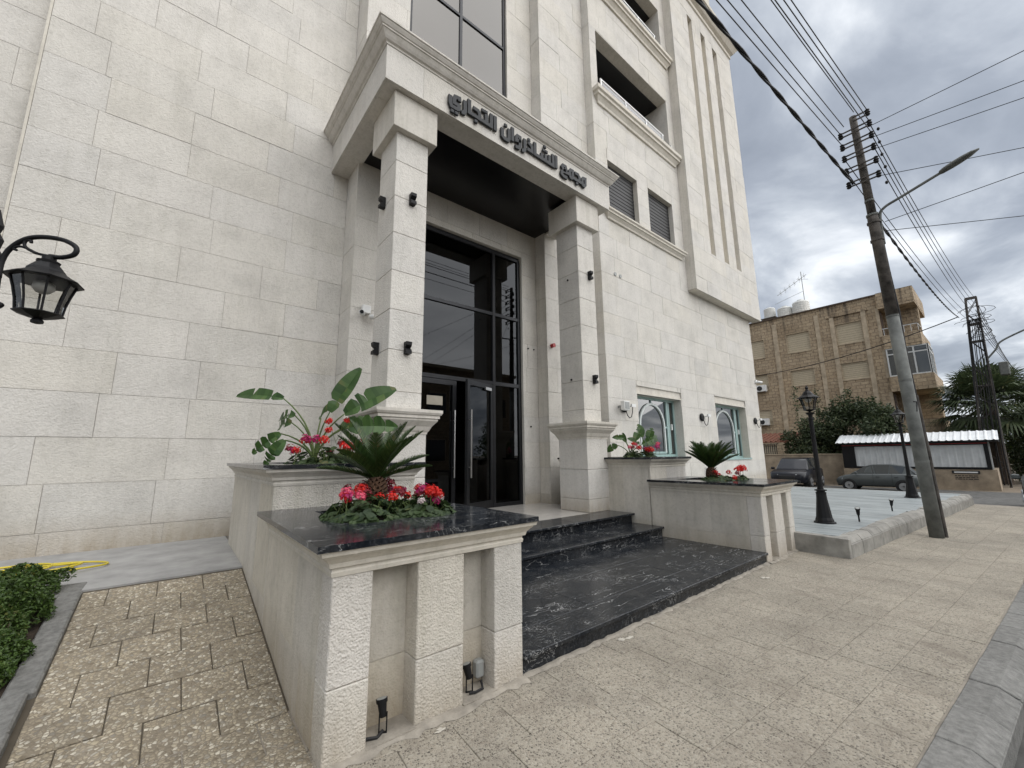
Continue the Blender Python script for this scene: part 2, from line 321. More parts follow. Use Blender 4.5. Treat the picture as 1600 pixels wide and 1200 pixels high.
# ------------------------------------------------------------------ mesh helpers
class MB:
    def __init__(self): self.v = []; self.f = []
    def quad(self, *p):
        i = len(self.v); self.v += [tuple(q) for q in p]; self.f.append(tuple(range(i, i+len(p)))); return self
    def box(self, x0, x1, y0, y1, z0, z1):
        i = len(self.v)
        self.v += [(x0,y0,z0),(x1,y0,z0),(x1,y1,z0),(x0,y1,z0),(x0,y0,z1),(x1,y0,z1),(x1,y1,z1),(x0,y1,z1)]
        for q in ((0,3,2,1),(4,5,6,7),(0,1,5,4),(1,2,6,5),(2,3,7,6),(3,0,4,7)): self.f.append(tuple(i+k for k in q))
        return self
    def hexa(self, bot, top):
        n = len(bot); i = len(self.v); self.v += [tuple(p) for p in bot] + [tuple(p) for p in top]
        self.f.append(tuple(i+k for k in range(n-1, -1, -1))); self.f.append(tuple(i+n+k for k in range(n)))
        for k in range(n): self.f.append((i+k, i+(k+1) % n, i+n+(k+1) % n, i+n+k))
        return self
    def tube(self, pts, r, n=8, caps=True, close=False):
        pts = [Vector(p) for p in pts]; N = len(pts); rs = r if isinstance(r, (list, tuple)) else [r]*N
        base = len(self.v); prev = None
        for k, p in enumerate(pts):
            if close: d = pts[(k+1) % N]-pts[k-1]
            else: d = pts[min(k+1, N-1)]-pts[max(k-1, 0)]
            d.normalize()
            if prev is None: a = d.orthogonal().normalized()
            else: a = (prev - d*prev.dot(d)); a = a.normalized() if a.length > 1e-6 else d.orthogonal().normalized()
            prev = a; b = d.cross(a)
            for j in range(n):
                t = 2*math.pi*j/n; self.v.append(tuple(p + (a*math.cos(t)+b*math.sin(t))*rs[k]))
        for k in range(N if close else N-1):
            k2 = (k+1) % N
            for j in range(n): self.f.append((base+k*n+j, base+k*n+(j+1) % n, base+k2*n+(j+1) % n, base+k2*n+j))
        if caps and not close:
            self.f.append(tuple(base+j for j in range(n-1, -1, -1))); self.f.append(tuple(base+(N-1)*n+j for j in range(n)))
        return self
    def lathe(self, prof, c=(0,0,0), n=16, rot=0.0, sx=1.0, sy=1.0):
        base = len(self.v)
        for r, z in prof:
            for j in range(n):
                t = 2*math.pi*j/n+rot; self.v.append((c[0]+r*sx*math.cos(t), c[1]+r*sy*math.sin(t), c[2]+z))
        for k in range(len(prof)-1):
            for j in range(n): self.f.append((base+k*n+j, base+k*n+(j+1) % n, base+(k+1)*n+(j+1) % n, base+(k+1)*n+j))
        self.f.append(tuple(base+j for j in range(n-1, -1, -1))); self.f.append(tuple(base+(len(prof)-1)*n+j for j in range(n)))
        return self
    def sweep(self, path, prof, close=False):
        """profile points (out, z) carried along a plan path of (x, y), mitred; 'out' is to the right of travel"""
        N = len(path); base = len(self.v); M = len(prof)
        P = [Vector((p[0], p[1])) for p in path]
        for k in range(N):
            d0 = (P[k]-P[k-1]).normalized() if (k > 0 or close) else (P[1]-P[0]).normalized()
            d1 = (P[(k+1) % N]-P[k]).normalized() if (k < N-1 or close) else d0
            n0 = Vector((d0.y, -d0.x)); n1 = Vector((d1.y, -d1.x)); mi = n0+n1; mi = mi/(mi.dot(n0)) if mi.length > 1e-6 else n0
            for o, z in prof: self.v.append((P[k].x+mi.x*o, P[k].y+mi.y*o, z))
        for k in range(N if close else N-1):
            k2 = (k+1) % N
            for j in range(M-1): self.f.append((base+k*M+j, base+k*M+j+1, base+k2*M+j+1, base+k2*M+j))
        if not close:
            self.f.append(tuple(base+j for j in range(M-1, -1, -1))); self.f.append(tuple(base+(N-1)*M+j for j in range(M)))
        return self
    def xform(self, mtx, start=0):
        for i in range(start, len(self.v)): self.v[i] = tuple(mtx @ Vector(self.v[i]))
        return self
    def mesh(self, name, smooth=False, bevel=0.0, fix=True):
        me = bpy.data.meshes.new(name); me.from_pydata(self.v, [], self.f)
        if fix or bevel:
            bm = bmesh.new(); bm.from_mesh(me)
            if fix: bmesh.ops.recalc_face_normals(bm, faces=bm.faces)
            if bevel:
                es = [e for e in bm.edges if len(e.link_faces) == 2 and e.calc_face_angle(0) > 0.6]
                bmesh.ops.bevel(bm, geom=es, offset=bevel, segments=1, profile=0.5, affect='EDGES', clamp_overlap=True)
            bm.to_mesh(me); bm.free()
        if smooth:
            me.polygons.foreach_set('use_smooth', [True]*len(me.polygons))
        me.update(); return me
    def build(self, name, mat, parent=None, smooth=False, bevel=0.0, fix=True, kind=None, label=None):
        return obj(name, self.mesh(name, smooth, bevel, fix), mat, parent, kind=kind, label=label)
def obj(name, me, mat, parent=None, loc=None, rot=None, scale=None, kind=None, label=None):
    if mat is not None and not me.materials: me.materials.append(mat)
    o = bpy.data.objects.new(name, me); COL.objects.link(o)
    if parent is not None:
        o.parent = parent
        if loc is None and parent.type == 'EMPTY' and parent.get('_w'): loc = tuple(-c for c in parent.location)
    if loc is not None: o.location = loc
    if rot is not None: o.rotation_euler = rot
    if scale is not None: o.scale = scale
    if kind: o['kind'] = kind
    if label: o['label'] = label
    return o
def thing(name, label, cat, loc=(0,0,0), group=None, world=True, rotz=0.0):
    """an Empty at a thing's base; world=True: parts are given in world coordinates"""
    o = bpy.data.objects.new(name, None); COL.objects.link(o); o.empty_display_size = 0.2
    o.location = loc; o.rotation_euler = (0, 0, rotz); o['label'] = label; o['category'] = cat
    if group: o['group'] = group
    if world: o['_w'] = 1
    return o
def tag(o, label, cat, group=None):
    o['label'] = label; o['category'] = cat
    if group: o['group'] = group
    return o
def struct(o): o['kind'] = 'structure'; return o
def kids(o): return [c for c in bpy.data.objects if c.parent == o]
def copy_tree(o, loc=None, rotz=None, label=None, scale=None, parent=None):
    c = o.copy(); COL.objects.link(c); c.parent = parent
    if loc is not None: c.location = loc
    if rotz is not None: c.rotation_euler = (0, 0, rotz)
    if scale is not None: c.scale = scale
    if label: c['label'] = label
    for ch in kids(o): copy_tree(ch, parent=c)
    return c
_cube = MB().box(-.5,.5,-.5,.5,-.5,.5).mesh('unit_block', fix=False)
_cubes = {}
def cube_for(mat):
    if mat.name not in _cubes:
        me = _cube.copy(); me.materials.append(mat); _cubes[mat.name] = me
    return _cubes[mat.name]
def block(name, x0, x1, y0, y1, z0, z1, mat, parent):
    off = -parent.location if (parent.type == 'EMPTY' and parent.get('_w')) else Vector((0,0,0))
    return obj(name, cube_for(mat), None, parent, loc=Vector(((x0+x1)/2, (y0+y1)/2, (z0+z1)/2))+off, scale=(x1-x0, y1-y0, z1-z0))
def sag(a, b, s, n=14):
    a = Vector(a); b = Vector(b)
    return [a.lerp(b, i/n) - Vector((0, 0, 4*s*(i/n)*(1-i/n))) for i in range(n+1)]
CAMP = Vector((0, 0, 1.55))
# ================================================================== SETTING: ground, street, pavements
US = Vector((0.9968, -0.0797, 0)); VS = Vector((0.0797, 0.9968, 0))          # street frame
def uv(u, v, z=0.0): p = US*u+VS*v; return Vector((p.x, p.y, z))
ROTS = math.atan2(US.y, US.x)
def gz(x):
    if x < 18.5: return -0.17
    if x < 30: return -0.17-0.45*(x-18.5)/11.5
    return -0.62
def grid(name, xs, ys, mat, dz):
    m = MB()
    for x in xs:
        for y in ys: m.v.append((x, y, gz(x)+dz))
    n = len(ys)
    for i in range(len(xs)-1):
        for j in range(n-1): m.f.append((i*n+j, (i+1)*n+j, (i+1)*n+j+1, i*n+j+1))
    return struct(m.build(name, mat))
grid('ground', [-2500,-300,-60,-20,0,18.5,22,26,30,60,300,2500], [-2500,-300,-60,-20,0,20,60,300,2500], EARTH, 0.0)
def strips(name, xs, lo, hi, mat, dz):
    m = MB()
    for a, b in zip(xs[:-1], xs[1:]):
        m.quad((a, lo(a), gz(a)+dz), (b, lo(b), gz(b)+dz), (b, hi(b), gz(b)+dz), (a, hi(a), gz(a)+dz))
    return struct(m.build(name, mat))
strips('road', [-60, -20, 0, 10, 18.5], lambda x: -8.5-0.08*x, lambda x: 0.60-0.08*x, ASPHALT, 0.008)
strips('side_street', [18.5, 22, 26, 30, 33.2], lambda x: -70, lambda x: 70, ASPHALT, 0.008)
strips('road_beyond', [33.2, 60, 200], lambda x: -11, lambda x: -3.2, ASPHALT, 0.008)
# pavement across the road, seen only as a reflection
strips('opposite_pavement', [-60, -20, 0, 10, 18.4], lambda x: -11.5-0.08*x, lambda x: -8.55-0.08*x, CONC_L, 0.10)

# front pavement: bedding slab, tiles, kerb stones
sw = MB()
sw.hexa([uv(-6, 0.64, -.16), uv(18.2, 0.64, -.16), uv(18.2, 3.2, -.16), uv(-6, 3.2, -.16)], [uv(-6, 0.64, -.006), uv(18.2, 0.64, -.006), uv(18.2, 3.2, -.006), uv(-6, 3.2, -.006)])
JOINT = simple('paving_joint', (0.27, 0.24, 0.20), 0.95, var=0.2)
SW = struct(sw.build('pavement', JOINT))
tile_me = MB().box(-.1637, .1637, -.1621, .1621, -.012, 0).mesh('paving_tile', bevel=0.003); tile_me.materials.append(AGG_FINE)
for r_ in range(8):
    v0 = 0.772+0.327*r_
    for k in range(-2, 55):
        u0 = 0.25+0.33*k+(0.165 if r_ % 2 else 0.0)
        c = uv(u0+.165, v0+.1635)
        if c.x > 17.9 or c.y > 2.62 or (v0 > 2.30 and u0 > 7.6) or c.x < 0.30 or (c.x < 0.75 and c.y > 2.2): continue
        o = obj('paving_tile', tile_me, None, SW, loc=(c.x, c.y, random.uniform(-.0022, .001)), rot=(random.uniform(-.003, .003), random.uniform(-.003, .003), ROTS+random.uniform(-.004, .004)))
km = MB(); L_ = 0.492
km.hexa([(-L_/2, -.115, -.17), (L_/2, -.115, -.17), (L_/2, .115, -.17), (-L_/2, .115, -.17)], [(-L_/2, -.115, -.045), (L_/2, -.115, -.045), (L_/2, .115, -.045), (-L_/2, .115, -.045)])
km.hexa([(-L_/2, -.115, -.045), (L_/2, -.115, -.045), (L_/2, .115, -.045), (-L_/2, .115, -.045)], [(-L_/2, -.022, .004), (L_/2, -.022, .004), (L_/2, .115, .004), (-L_/2, .115, .004)])
kme = km.mesh('kerb_stone', bevel=0.006); kme.materials.append(CONC_K)
for k in range(-6, 37):
    c = uv(0.1+0.5*k, 0.645)
    obj('kerb_stone', kme, None, SW, loc=(c.x, c.y, random.uniform(-.004, .004)), rot=(0, 0, ROTS+random.uniform(-.006, .006)))

# ramp of pebble pavers on the planter's side
RS = 0.157
def rz(y): return max(0.0, RS*(y-3.085))
rp = MB()
for a, b in ((0.9, 3.085), (3.085, 5.54)):
    rp.hexa([(-.62, a, -.16), (.76, a, -.16), (.76, b, -.16), (-.62, b, -.16)], [(-.62, a, rz(a)-.010), (.76, a, rz(a)-.010), (.76, b, rz(b)-.010), (-.62, b, rz(b)-.010)])
RP = struct(rp.build('paved_ramp', simple('ramp_joint', (0.085, 0.07, 0.05), 0.95)))
pv_me = MB().box(-.1692, .1692, -.1682, .1682, -.03, 0).mesh('paver', bevel=0.004); pv_me.materials.append(AGG_BIG)
pv_h = MB().box(-.0832, .0832, -.1682, .1682, -.03, 0).mesh('half_paver', bevel=0.004); pv_h.materials.append(AGG_BIG)
for r_ in range(-6, 7):
    yc = 3.43+0.345*r_+0.1725
    if yc > 5.53: continue
    sl_ = math.atan(RS) if yc > 3.09 else 0.0
    xs = [(-.305+.345*k) for k in range(0, 4)] if r_ % 2 == 0 else [(-.132+.345*k) for k in range(0, 3)]
    ents = [(x, pv_me) for x in xs if x < 0.72]
    if r_ % 2: ents += [(-.390, pv_h)]
    for x, me in ents:
        if x > 0.66 and me is pv_me: continue
        obj('paver', me, None, RP, loc=(x, yc, rz(yc)+random.uniform(-.004, .002)), rot=(sl_+random.uniform(-.006, .006), random.uniform(-.006, .006), random.uniform(-.006, .006)))
for r_ in range(-6, 7, 2):
    yc = 3.43+0.345*r_+0.1725
    if yc < 5.5: obj('paver', pv_h, None, RP, loc=(.645, yc, rz(yc)), rot=(math.atan(RS) if yc > 3.09 else 0, 0, 0))
# concrete apron against the wall
ap = MB(); ap.hexa([(-6, 5.54, -.1), (.76, 5.54, -.1), (.76, 7.62, -.1), (-6, 7.62, -.1)], [(-6, 5.54, .392), (.76, 5.54, .392), (.76, 7.62, .425), (-6, 7.62, .425)])
struct(ap.build('apron', CONC_L))
# planting bed with its edging
bd = MB()
for a, b in ((0.9, 3.085), (3.085, 5.53)):
    bd.hexa([(-6, a, -.1), (-.61, a, -.1), (-.61, b, -.1), (-6, b, -.1)], [(-6, a, rz(a)+.0), (-.61, a, rz(a)+.0), (-.61, b, rz(b)+.0), (-6, b, rz(b)+.0)])
BED = struct(bd.build('planting_bed', SOIL))
def edging(x0, x1, y0, y1, dz0, dz1):
    m = MB(); m.hexa([(x0, y0, rz(y0)-.1), (x1, y0, rz(y0)-.1), (x1, y1, rz(y1)-.1), (x0, y1, rz(y1)-.1)], [(x0, y0, rz(y0)+dz0), (x1, y0, rz(y0)+dz0), (x1, y1, rz(y1)+dz1), (x0, y1, rz(y1)+dz1)])
    m.build('kerb_stone', CONC_K, BED, bevel=0.012)
yy = 1.3
edging(-.86, -.50, 2.2, 3.02, .06, .05); edging(-.86, -.505, 3.03, 3.62, .055, .05); edging(-.72, -.51, 3.63, 3.98, .05, .045)
for a in (3.99, 4.36, 4.73, 5.10): edging(-.625, -.478, a, a+.36, .035, .035)
edging(-.72, -.478, 5.47, 5.85, .015, -.03)

# ================================================================== MAIN BUILDING
B = thing('commercial_building', 'pale limestone commercial building with columned entrance canopy', 'building', (4.4, 7.0, 0.0))
Z0, ZH = 0.115, 0.577
SLABS = []
def subtract(rects, h):
    out = []
    for (a, b, c, d) in rects:
        hx0, hx1, hz0, hz1 = h
        if hx1 <= a or hx0 >= b or hz1 <= c or hz0 >= d: out.append((a, b, c, d)); continue
        if hx0 > a: out.append((a, hx0, c, d))
        if hx1 < b: out.append((hx1, b, c, d))
        if hz0 > c: out.append((max(a, hx0), min(b, hx1), c, hz0))
        if hz1 < d: out.append((max(a, hx0), min(b, hx1), hz1, d))
    return out
def clad(part, x0, x1, z0, z1, y, holes=(), lmin=0.85, lmax=1.3, t=0.03, mat=STONE, axis='y', zstart=Z0):
    """coursed slabs on a plane facing -y (axis 'y') or -x (axis 'x', then x0..x1 run along y and y is the x of the plane)"""
    k = int(math.floor((z0-zstart)/ZH))
    g = 0.0026
    while zstart+k*ZH < z1-1e-6:
        c, d = max(z0, zstart+k*ZH), min(z1, zstart+(k+1)*ZH); k += 1
        if d-c < 0.03: continue
        xs = [x0]; p = x0-random.uniform(0, .5)*lmax
        while True:
            p += random.uniform(lmin, lmax)
            if p > x1-0.25: break
            if p > x0+0.25: xs.append(p)
        xs.append(x1)
        for a, b in zip(xs[:-1], xs[1:]):
            rs = [(a, b, c, d)]
            for h in holes: rs = subtract(rs, h)
            for (a2, b2, c2, d2) in rs:
                if b2-a2 < 0.03 or d2-c2 < 0.03: continue
                j = random.uniform(-.0035, .0035)
                if axis == 'y': SLABS.append((part, a2+g, b2-g, y+j, y+t+.012, c2+g, d2-g, mat))
                else: SLABS.append((part, y+j, y+t+.012, a2+g, b2-g, c2+g, d2-g, mat))
def core(x0, x1, z0, z1, y, holes=(), depth=0.0):
    """backing wall facing -y with openings"""
    m = MB(); xs = sorted({x0, x1, *[h[0] for h in holes], *[h[1] for h in holes]}); zs = sorted({z0, z1, *[h[2] for h in holes], *[h[3] for h in holes]})
    for a, b in zip(xs[:-1], xs[1:]):
        for c, d in zip(zs[:-1], zs[1:]):
            mx_, mz_ = (a+b)/2, (c+d)/2
            if any(h[0] < mx_ < h[1] and h[2] < mz_ < h[3] for h in holes): continue
            m.quad((a, y, c), (b, y, c), (b, y, d), (a, y, d))
    return m.build('wall', MORTAR, B, fix=False)
def reveal(x0, x1, z0, z1, y0, y1, mat=STONE_S, sides='lrtb', name='reveal', parent=None):
    m = MB(); t = 0.04; p = 0.0
    if 'l' in sides: m.box(x0-t, x0, y0+p, y1, z0, z1)
    if 'r' in sides: m.box(x1, x1+t, y0+p, y1, z0, z1)
    if 't' in sides: m.box(x0-t, x1+t, y0+p, y1, z1, z1+t)
    if 'b' in sides: m.box(x0-t, x1+t, y0+p, y1, z0-t, z0)
    return m.build(name, mat, parent or B)
T = 0.009
# left-hand walls
w0 = core(-6, -1.86, 0, 22, 7.75+T); clad(w0, -3.6, -1.86, .42, 11.5, 7.75)
w1 = core(-1.87, 2.17, 0, 22, 7.60+T); clad(w1, -1.87, 2.17, .42, 12.4, 7.60)
MB().box(-1.90, -1.872, 7.60, 7.80, .42, 22).build('corner_strip', STONE_S, B)
# entrance bay
DOOR = (2.64, 6.16, .40, 6.32); UPW = (3.07, 5.77, 7.9, 19.0)
w2 = core(2.17, 6.63, 0, 22, 7.0+T, [DOOR, UPW]); clad(w2, 2.17, 6.63, .46, 14.5, 7.0, [DOOR, UPW], .7, 1.2)
MB().quad((2.17+T, 7.0+T, 0), (2.17+T, 7.7, 0), (2.17+T, 7.7, 22), (2.17+T, 7.0+T, 22)).build('wall', MORTAR, B, fix=False)
clad(w2, 7.0, 7.6, .42, 13.5, 2.17, axis='x', lmin=2, lmax=3, t=.02)
w3 = core(6.63, 8.51, 0, 22, 6.66+T); clad(w3, 6.63, 8.51, .46, 19.0, 6.66, lmin=.8, lmax=1.2)
MB().quad((6.63+T, 6.66+T, 0), (6.63+T, 7.05, 0), (6.63+T, 7.05, 22), (6.63+T, 6.66+T, 22)).build('wall', MORTAR, B, fix=False)
clad(w3, 6.66, 7.0, .46, 15.0, 6.63, axis='x', lmin=2, lmax=3, t=.02, mat=STONE_S)
# right-hand wing
WINS = [(9.07, 10.58, 8.42, 10.12), (11.20, 12.72, 8.42, 10.16)]
BALC = [(8.82, 12.93, 12.25, 14.5), (8.82, 12.93, 16.45, 18.6)]
LOW = [(9.83, 12.22, 1.46, 3.20), (14.58, 17.16, 1.36, 3.28)]
RECS = [(9.80, 12.25, 3.20, 3.43), (14.55, 17.19, 3.28, 3.54)]
HR = WINS+BALC+LOW
w4 = core(8.51, 18.55, -.3, 22, 6.40+T, HR+RECS)
clad(w4, 8.51, 13.33, .28, 19.6, 6.40, HR+RECS, .8, 1.25)
clad(w4, 13.33, 18.55, .28, 7.1, 6.40, HR+RECS, .9, 1.4)
for x0, x1, z0, z1 in RECS: MB().box(x0, x1, 6.44, 6.5, z0, z1).build('lintel', STONE_S, B)
MB().quad((8.51+T, 6.40+T, 0), (8.51+T, 6.7, 0), (8.51+T, 6.7, 22), (8.51+T, 6.40+T, 22)).build('wall', MORTAR, B, fix=False)
clad(w4, 6.40, 6.66, .46, 19.0, 8.51, axis='x', lmin=2, lmax=3, t=.02, mat=STONE_S)
# projecting block with three slots
SLOT = [(14.75, 15.14, 8.85, 19.6), (15.90, 16.31, 8.88, 19.6), (17.02, 17.48, 8.91, 19.6)]
w5 = core(13.33, 19.0, 7.1, 20.6, 6.08+T, SLOT); clad(w5, 13.33, 19.0, 7.1, 20.6, 6.08, SLOT, .9, 1.4)
for s in SLOT:
    reveal(*s, 6.10, 6.26); MB().box(s[0], s[1], 6.26, 6.3, s[2], s[3]).build('slot_back', STONE_S, B)
MB().box(13.36, 19.0, 6.115, 6.425, 7.10, 7.14).build('block_soffit', STONE_S, B)
bs = MB(); bs.box(13.335, 13.37, 6.112, 6.43, 7.14, 20.6); bs.box(18.55, 18.98, 6.12, 20, 7.14, 20.6); bs.build('wall', STONE_S, B)
ct = MB(); cp = [(0, 20.35), (.05, 20.38), (.05, 20.55), (.16, 20.62), (.30, 20.82), (.34, 20.84), (.34, 21.0), (0, 21.0)]
ct.sweep([(13.2, 6.2), (13.2, 6.08), (19.0, 6.08), (19.0, 12)], cp); ct.build('cornice', STONE_S, B)
MB().box(13.6, 18.5, 6.5, 12, 21.0, 24).build('wall', STONE_S, B)
# body of the building behind the facade
bb = MB(); bb.box(18.45, 18.54, 6.5, 20, -.3, 22); bb.box(-6, -5.9, 7.8, 20, 0, 22); bb.box(-6, 18.5, 19.9, 20, 0, 22); bb.box(-6, 18.5, 7.9, 20, 21.9, 22.1)
bb.build('wall', STONE_S, B)
# lobby behind the glass
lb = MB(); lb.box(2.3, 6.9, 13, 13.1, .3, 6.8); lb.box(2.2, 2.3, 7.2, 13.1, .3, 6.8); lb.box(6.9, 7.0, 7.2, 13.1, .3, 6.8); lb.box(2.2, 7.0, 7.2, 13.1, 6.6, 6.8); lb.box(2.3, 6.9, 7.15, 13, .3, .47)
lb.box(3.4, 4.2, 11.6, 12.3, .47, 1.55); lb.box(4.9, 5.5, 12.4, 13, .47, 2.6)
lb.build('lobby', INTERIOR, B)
ub = MB(); ub.box(2.6, 6.3, 8.2, 8.3, 7.7, 19.2); ub.box(2.5, 2.6, 7.15, 8.3, 7.7, 19.2); ub.box(6.3, 6.4, 7.15, 8.3, 7.7, 19.2); ub.build('upper_room', simple('pale_interior', (0.20, 0.19, 0.17), 0.9), B)

# ---- door glazing
reveal(2.64, 6.16, .40, 6.32, 7.005, 7.12, STONE_S, 'rt', 'door_reveal')
GY = 7.07
DG = obj('entrance_glazing', MB().box(2.64, 6.16, GY+.03, GY+.05, 6.24, 6.32).box(2.64, 2.72, GY, GY+.08, .485, 6.24).box(6.08, 6.16, GY, GY+.08, .485, 6.24)
         .box(3.40, 3.47, GY, GY+.08, .485, 6.24).box(5.33, 5.40, GY, GY+.08, .485, 6.24).box(2.72, 6.08, GY+.005, GY+.085, 3.085, 3.165).box(2.72, 6.08, GY+.005, GY+.085, 4.69, 4.76).box(2.64, 6.16, GY+.002, GY+.082, 6.20, 6.26)
         .box(2.72, 3.40, GY+.004, GY+.084, .485, .56).box(5.40, 6.08, GY+.004, GY+.084, .485, .56).mesh('entrance_glazing'), FRAME, B)
for (a, b) in ((2.72, 3.40), (3.47, 5.33), (5.40, 6.08)):
    for (c, d) in ((.56, 3.085), (3.165, 4.69), (4.76, 6.20)):
        if (a, c) == (3.47, .56): continue
        MB().box(a+.002, b-.002, GY+.04, GY+.046, c+.002, d-.002).build('pane', GLASS_D, DG)
def door_leaf(hx, sgn, ang):
    e = bpy.data.objects.new('glass_door', None)
    m = MB(); Wd = 0.93; H0, H1 = .50, 3.075
    m.box(0, sgn*.085, -.03, .03, H0, H1); m.box(sgn*(Wd-.085), sgn*Wd, -.03, .03, H0, H1); m.box(sgn*.085, sgn*(Wd-.085), -.028, .028, H0, H0+.14); m.box(sgn*.085, sgn*(Wd-.085), -.028, .028, H1-.10, H1)
    o = obj('glass_door', m.mesh('glass_door'), FRAME, B, loc=Vector((hx, GY+.04, 0))-B.location, rot=(0, 0, ang))
    MB().box(sgn*.088, sgn*(Wd-.088), -.004, .004, H0+.14, H1-.10).build('pane', GLASS_D, o)
    for yo in (-.085, .085):
        h = MB(); hx_ = sgn*(Wd-.06 if yo < 0 else Wd-.10); h.tube([(hx_, yo, 1.13), (hx_, yo, 2.46)], .017, 8)
        for z in (1.33, 2.26): h.tube([(hx_, yo, z), (hx_, 0, z)], .012, 6)
        h.build('handle', STEEL, o)
    if ang:
        MB().box(sgn*.12, sgn*.34, -.075, -.031, 2.93, 2.99).build('door_closer', STEEL, o)
    else:
        MB().box(sgn*.27, sgn*.62, -.012, -.005, 2.55, 2.73).build('notice', PAPER, o)
    return o
door_leaf(3.47, 1, 0.0)
door_leaf(5.33, -1, RAD(20))
# ---- upper window
reveal(*UPW, 7.005, 7.12, STONE_S)
uw = MB()
for x in (3.07, 4.365, 5.70): uw.box(x, x+.07, 7.06, 7.12, 7.9, 19)
for z in (9.9, 12.13, 14.4, 16.6): uw.box(3.14, 5.70, 7.063, 7.117, z-.035, z+.035)
UW = uw.build('window', FRAME, B)
for x0, x1 in ((3.14, 4.365), (4.435, 5.70)):
    zz_ = [7.9, 9.9, 12.13, 14.4, 16.6, 19]
    for c, d in zip(zz_[:-1], zz_[1:]): MB().box(x0+.003, x1-.003, 7.09, 7.10, c+.04, d-.04).build('pane', GLASS_U, UW)
# ---- shuttered windows
for (x0, x1, z0, z1) in WINS:
    reveal(x0, x1, z0, z1, 6.405, 6.58)
    so_ = MB().box(x0, x1, 6.575, 6.60, z0, z1).build('roller_shutter', DPLAST, B)
    n = 14; hh = (z1-z0)/n
    sm_ = MB().box(-.5*(x1-x0)+.01, .5*(x1-x0)-.01, -.012, .012, -hh*.44, hh*.44).mesh('slat', bevel=.006); sm_.materials.append(SHUT)
    for i in range(n): obj('slat', sm_, None, so_, loc=((x0+x1)/2, 6.56, z0+hh*(i+.5)))
sp_ = [(0, 8.14), (.05, 8.15), (.06, 8.20), (.12, 8.27), (.15, 8.28), (.15, 8.33), (.19, 8.36), (.19, 8.41), (0, 8.41)]
MB().sweep([(8.93, 6.45), (8.93, 6.40), (12.98, 6.40), (12.98, 6.45)], sp_).build('sill', STONE_S, B)
# ---- balconies
for (x0, x1, z0, z1) in BALC:
    reveal(x0, x1, z0, z1, 6.405, 8.4, STONE, 'lrb')
    MB().box(x0-.04, x1+.04, 6.405, 6.75, z1, z1+.04).build('reveal', STONE_S, B)
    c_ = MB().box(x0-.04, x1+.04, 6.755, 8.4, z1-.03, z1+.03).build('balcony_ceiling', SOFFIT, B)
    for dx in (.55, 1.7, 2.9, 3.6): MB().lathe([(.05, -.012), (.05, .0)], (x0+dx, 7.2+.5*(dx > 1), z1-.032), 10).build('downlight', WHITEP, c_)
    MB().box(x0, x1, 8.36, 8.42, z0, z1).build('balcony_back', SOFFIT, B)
    lp = [(0, z0-.45), (.05, z0-.44), (.06, z0-.36), (.13, z0-.25), (.17, z0-.24), (.17, z0-.15), (.22, z0-.12), (.22, z0), (0, z0)]
    MB().sweep([(x0-.06, 6.45), (x0-.06, 6.40), (x1+.2, 6.40), (x1+.2, 6.45)], lp).build('balcony_ledge', STONE_S, B)
    r_ = MB().tube([(x0+.02, 6.33, z0+.44), (x1-.55, 6.33, z0+.44)], .026, 8)
    for dx in (.05, 1.3, 2.45, 3.5, 4.05): r_.box(x0+dx-.02, x0+dx+.02, 6.31, 6.35, z0, z0+.44 if dx < 3.6 else z0+.3)
    R_ = r_.build('railing', STEEL, B)
    for a, b in ((.1, 1.26), (1.34, 2.41), (2.49, 3.47)): MB().box(x0+a, x0+b, 6.325, 6.335, z0+.03, z0+.41).build('pane', GLASS_R, R_)
